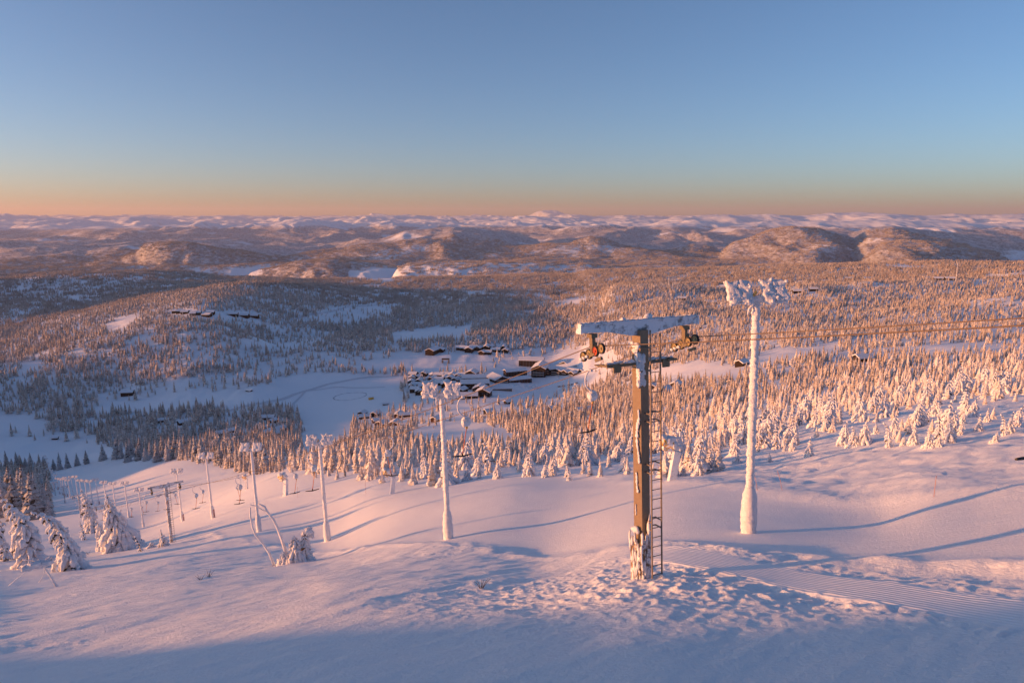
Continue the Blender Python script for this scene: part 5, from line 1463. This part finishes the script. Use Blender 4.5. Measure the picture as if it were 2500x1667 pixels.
for px, py, sp, w, lab, seed, kw in [
    (85, 1385, [(0, 5), (-4, -40), (-6, -80), (-10, -108), (-24, -128), (-36, -150), (-46, -170)], 36, 'tall snow plastered spruce with its top bent to the left, nearest on the left', 1, dict(n_tier=14, taper=0.65)),
    (183, 1388, [(0, 5), (-8, -50), (-18, -85), (-32, -112), (-48, -130), (-62, -136)], 34, 'snow plastered spruce bowing left, second tall one at the left', 2, dict(n_tier=13, taper=0.6)),
    (55, 1362, [(0, 5), (0, -50), (-2, -90), (0, -108)], 30, 'broad snowy spruce half hidden behind the tallest bent one', 3, dict(n_tier=11)),
    (16, 1368, [(0, 5), (-4, -35), (-8, -55), (2, -78), (-4, -92)], 15, 'thin ragged snowy spruce at the left edge', 4, dict(n_tier=9, taper=0.4)),
    (226, 1300, [(0, 5), (-2, -40), (-6, -70), (-10, -95)], 19, 'narrow upright snowy spruce with a nodding tip', 5, dict(n_tier=12, taper=0.55)),
    (303, 1340, [(0, 5), (-6, -45), (-14, -80), (-22, -122)], 44, 'cone shaped snowy spruce standing right of the left group', 6, dict(n_tier=13, taper=0.85)),
    (262, 1342, [(0, 5), (-2, -22), (-8, -48), (-14, -66)], 26, 'low rounded snowy spruce left of the cone shaped one', 7, dict(n_tier=8, taper=0.6)),
    (401, 1332, [(0, 5), (-2, -18), (-4, -34)], 16, 'small snowy spruce alone right of the left group', 8, dict(n_tier=7)),
    (207, 1318, [(0, 5), (-2, -20), (-5, -42)], 10, 'slim small snowy spruce between the tall left ones', 9, dict(n_tier=7)),
    (134, 1322, [(0, 5), (0, -26), (0, -52)], 14, 'small pale snowy spruce behind the bowing one', 10, dict(n_tier=8)),
    (346, 1345, [(0, 5), (-4, -16), (-10, -34)], 8, 'little bent snowy spruce at the foot of the cone shaped one', 11, dict(n_tier=6)),
    (368, 1337, [(0, 6), (0, -4), (2, -10)], 16, 'knee high snow covered bush right of the left trees', 12, dict(n_tier=3, taper=0.3)),
]:
    plant(px, py, gk(px, py), sp, w, lab, seed, **kw)
# tall dark spruces at the far left edge
for n_, (px, py, hp, key) in enumerate([(12, 1262, 118, 1), (40, 1268, 112, 3), (66, 1258, 128, 0), (88, 1266, 118, 4), (112, 1252, 78, 2), (28, 1240, 104, 5), (55, 1236, 96, 2), (122, 1262, 52, 5), (-8, 1250, 110, 0)]):
    k = gk(px, py); g = at(px, py, k)
    o = empty('spruce_tree', (g[0], g[1], hz(g[0], g[1]) - 0.1), n_ * 1.3); s = hp * k / F_PX * 1.05; o.scale = (s, s, s)
    c, t, _ = PROTO['dark%d' % key]; link(bpy.data.objects.new('crown', c), o); link(bpy.data.objects.new('trunk', t), o)
    tag(o, 'tall dark spruce dusted with snow, %s of the stand at the left edge' % (_ord[n_]), 'tree', 'tall spruces at the left edge'); AVOID.append((g[0], g[1], 2.0))
_ord2 = lambda i: _ord[i] if i < 30 else 'thirty-%s' % _ord[i - 30]
# row of big spruces where the run-out meets the valley trees
rr_ = random.Random(77)
row = []
for k in range(34):
    px = 250 + 400 * (k + rr_.uniform(-0.3, 0.3)) / 33
    if 262 < px < 285: continue
    row.append((px, float(np.interp(px, [248, 300, 400, 450, 520, 600, 650], [1124, 1128, 1127, 1124, 1140, 1150, 1150])) - rr_.uniform(0, 16), rr_.uniform(34, 66)))
row += [(38, 1108, 60), (73, 1112, 64), (100, 1085, 40), (142, 1112, 46), (160, 1098, 40), (12, 1100, 66), (52, 1060, 36), (120, 1050, 30), (180, 1060, 34), (205, 1072, 36)]
row = sorted(row); lo_ = [q for q in row if q[0] < 230]
for n_, (px, py, hp) in enumerate(row):
    k = gk(px, py); k = min(k, 560); g = at(px, py, k)
    o = empty('spruce_tree', (g[0], g[1], hz(g[0], g[1]) - 0.1), n_ * 1.7); s = min(hp * k / F_PX, 17.0); o.scale = (s, s, s)
    c, t, _ = PROTO['dark%d' % (n_ % 6)]; link(bpy.data.objects.new('crown', c), o); link(bpy.data.objects.new('trunk', t), o)
    tag(o, ('big dark spruce at the far left run-out, %s from left' % _ord[n_] if px < 230 else 'big dark spruce in the row along the run-out, %s from left' % _ord2(n_ - len(lo_))), 'tree', 'big dark spruces along the run-out'); AVOID.append((g[0], g[1], 1.5))
# bare broken trunks
def broken(name, px, py, label, limbs, mound, extra=None, bush=None):
    k = gk(px, py); g = at(px, py, k); m = k / F_PX
    o = empty(name, (g[0], g[1], hz(g[0], g[1])), -math.atan2(g[0], g[1]))
    for pts, r0, r1 in limbs:
        b = MB(); n = len(pts)
        b.tube([(x * m, 0.15 * math.sin(i), -y * m * 1.06) for i, (x, y) in enumerate(pts)], [r0 + (r1 - r0) * i / (n - 1) for i in range(n)], 9, lump=0.16, seed=n)
        b.build('limb', M['hero_snow'], o)
    if mound:
        s = MB(); d = MB(); rng = random.Random(8)
        for x, y, rx, rz_ in mound:
            s.blob((x * m, rng.uniform(-0.25, 0.25), -y * m), (rx * m, rx * m * 0.8, rz_ * m), rng.randrange(999), 3, 0.20, 0, 2.2)
            for q in range(14):
                th = rng.uniform(-0.2, 3.34); ph_ = rng.uniform(-0.6, 1.1)
                s.blob((x * m + rx * m * 0.95 * math.cos(th) * math.cos(ph_), -rx * m * 0.78 * math.sin(th) * math.cos(ph_), -y * m + rz_ * m * math.sin(ph_)), (rng.uniform(0.05, 0.13), rng.uniform(0.05, 0.13), rng.uniform(0.07, 0.22)), rng.randrange(999), 1, 0.35)
        for q, (bx_, bw, bh) in enumerate(bush or []):
            b1, b2, b3 = laden(60 + q, [(bx_ * m, 0.1), (bx_ * m + 0.05, bh * m * 0.6), (bx_ * m - 0.05, bh * m)], bw * m, n_tier=8, taper=0.45, droop=0.8, dark=0.5)
            s.add(b1.v, b1.f, 0, True); d.add(b2.v, b2.f)
        s.build('snow_cover', M['hero_snow'], o)
        for x, y, r in (extra or []):
            d.blob((x * m, -0.62, -y * m), (r * m, 0.08, r * m * 0.7), 3, 1, 0.4)
        if d.v: d.build('bark_patch', M['dead_bark'], o)
    tag(o, label, 'broken tree'); AVOID.append((g[0], g[1], 2.0))
broken('broken_tree', 690, 1378, 'broken leaning tree of two bare trunks over a snow mound, centre left',
       [([(-18, 2), (-29, -31), (-38, -51), (-49, -71), (-57, -85), (-62, -105), (-65, -130), (-64, -148)], 0.10, 0.05), ([(11, -20), (2, -60), (-7, -91), (-14, -112), (-26, -134), (-32, -148), (-46, -156)], 0.12, 0.07), ([(-26, -134), (-40, -140), (-52, -150), (-64, -155)], 0.06, 0.03), ([(60, -20), (62, -60), (66, -82)], 0.09, 0.08)],
       [(30, -6, 26, 14), (8, 0, 24, 10), (-10, 6, 22, 8), (66, -78, 8, 8), (72, -66, 6, 8), (44, 2, 34, 10)], [(30, -12, 4), (48, -42, 5), (40, -8, 5)], [(32, 36, 66), (54, 24, 74), (6, 26, 30)])
broken('leaning_tree', 138, 1430, 'bare snowy trunk leaning left with a side limb, in front of the bent spruces',
       [([(0, 2), (-8, -22), (-18, -48), (-24, -66), (-40, -78)], 0.10, 0.06), ([(-26, -66), (-12, -68), (0, -72)], 0.05, 0.045), ([(-18, -48), (-24, -30), (-34, -18)], 0.03, 0.02), ([(-40, -78), (-60, -80)], 0.04, 0.03), ([(-30, -72), (-62, -48), (-92, -28)], 0.03, 0.02)],
       [(-50, -68, 16, 8), (-38, -72, 14, 8), (-26, -67, 14, 8), (-14, -67, 12, 7), (-5, -69, 10, 6)])
# a few bare shrubs poking through the drifts
for n_, (px, py, lab) in enumerate([(196, 1360, 'bare dark twig beside the bowing spruce'), (215, 1352, 'small bare shrub right of the bowing spruce'), (490, 1415, 'dark twigs in the drifts left of centre'), (510, 1408, 'dark twigs just right of others in the drifts'), (1175, 1435, 'tiny dark twig in the rough snow left of the tower'), (62, 1375, 'bare twigs under the tallest bent spruce')]):
    k = gk(px, py); g = at(px, py, k); rng = random.Random(n_); b = MB()
    for q in range(7):
        a = rng.uniform(0, 6.28); L_ = rng.uniform(0.25, 0.7); b.tube([(0, 0, -0.1), (0.4 * L_ * math.cos(a), 0.4 * L_ * math.sin(a), 0.5 * L_), (0.7 * L_ * math.cos(a), 0.7 * L_ * math.sin(a), 0.85 * L_)], [0.014, 0.01, 0.005], 5)
    o = b.build('bare_shrub', M['bark'], None, (g[0], g[1], hz(g[0], g[1]))); tag(o, lab, 'shrub', 'bare twigs poking out of the snow')
# lumpy snow trees for the hillside
for i in range(6):
    sn, nd, tr = laden(700 + i, [(0, 0), (0.02 * (i - 2), 0.5), (0.06 * (i - 2.5), 0.85), (0.12 * (i - 2.5), 1.0)], 0.24 + 0.04 * i, n_tier=8, taper=0.75, dark=0.10, unit=0.3)
    PROTO['laden%d' % i] = (sn.mesh('snow_cover_small', M['hero_snow']), tr.mesh('trunk_small', M['bark']), nd.mesh('needles_small', M['needles']))
HILLSIDE = [(1915, 1100, 45), (1935, 1098, 55), (1975, 1115, 60), (2060, 1085, 72), (2085, 1090, 60), (2110, 1082, 70), (2170, 1090, 75), (2185, 1068, 48), (2230, 1085, 65), (2205, 1087, 32), (2270, 1090, 52), (2292, 1088, 36), (2320, 1062, 52), (2345, 1060, 46), (2390, 1052, 52), (2350, 1035, 42), (2300, 1030, 46), (2430, 1080, 36), (2452, 1062, 66), (2482, 1042, 70), (2410, 1030, 42), (2255, 1040, 46), (2140, 1060, 36), (2015, 1052, 42),
            (1690, 1150, 62), (1712, 1146, 50), (1740, 1140, 58), (1668, 1160, 34), (1880, 1128, 30), (1800, 1130, 36), (1390, 1172, 60), (1330, 1165, 55), (1215, 1168, 58), (1140, 1172, 50), (1060, 1182, 62)]
for n_, (px, py, hp) in enumerate(HILLSIDE):
    k = gk(px, py); g = at(px, py, k); s = hp * k / F_PX * 0.82
    o = empty('spruce_tree', (g[0], g[1], hz(g[0], g[1]) - 0.05), n_ * 2.1); o.scale = (s, s, s)
    c, t, nd_ = PROTO['laden%d' % (n_ % 6)]
    link(bpy.data.objects.new('crown', c), o); link(bpy.data.objects.new('trunk', t), o)
    if n_ % 3 == 0: link(bpy.data.objects.new('needles', nd_), o)
    side = 'on the open hillside right of the tall mast' if px > 1900 else ('behind the yellow snow gun' if px > 1600 else 'at the front of the trees beyond the piste')
    tag(o, '%s snow laden spruce %s, %s from left' % ('tall' if hp > 55 else 'small', side, _ord[min(29, sum(1 for q in HILLSIDE if q[0] < px and (q[0] > 1900) == (px > 1900) and (q[0] > 1600) == (px > 1600)))]), 'tree', 'snow laden spruces beyond the piste'); AVOID.append((g[0], g[1], 0.8))
build_woods()
# ------------------------------------------------------------------ air
def build_haze():
    b = MB(); b.box((0, 0, 0), (1, 1, 1))
    z0, z1 = -900.0, 900.0
    b.v = [(v[0] * 150000, v[1] * 150000, z0 + (v[2] + 0.5) * (z1 - z0)) for v in b.v]
    mt = bpy.data.materials.new('haze_air'); mt.use_nodes = True; n = mt.node_tree; n.nodes.clear()
    pv = n.nodes.new('ShaderNodeVolumePrincipled'); pv.inputs['Color'].default_value = (0.94, 0.88, 0.92, 1); pv.inputs['Density'].default_value = 1.9e-5; pv.inputs['Anisotropy'].default_value = 0.2
    out = n.nodes.new('ShaderNodeOutputMaterial'); n.links.new(pv.outputs[0], out.inputs['Volume'])
    o = b.build('haze', mt); tag(o, 'thin cold haze hanging over the far hills', 'haze', kind='stuff')
    SC.cycles.volume_bounces = 0
build_haze()
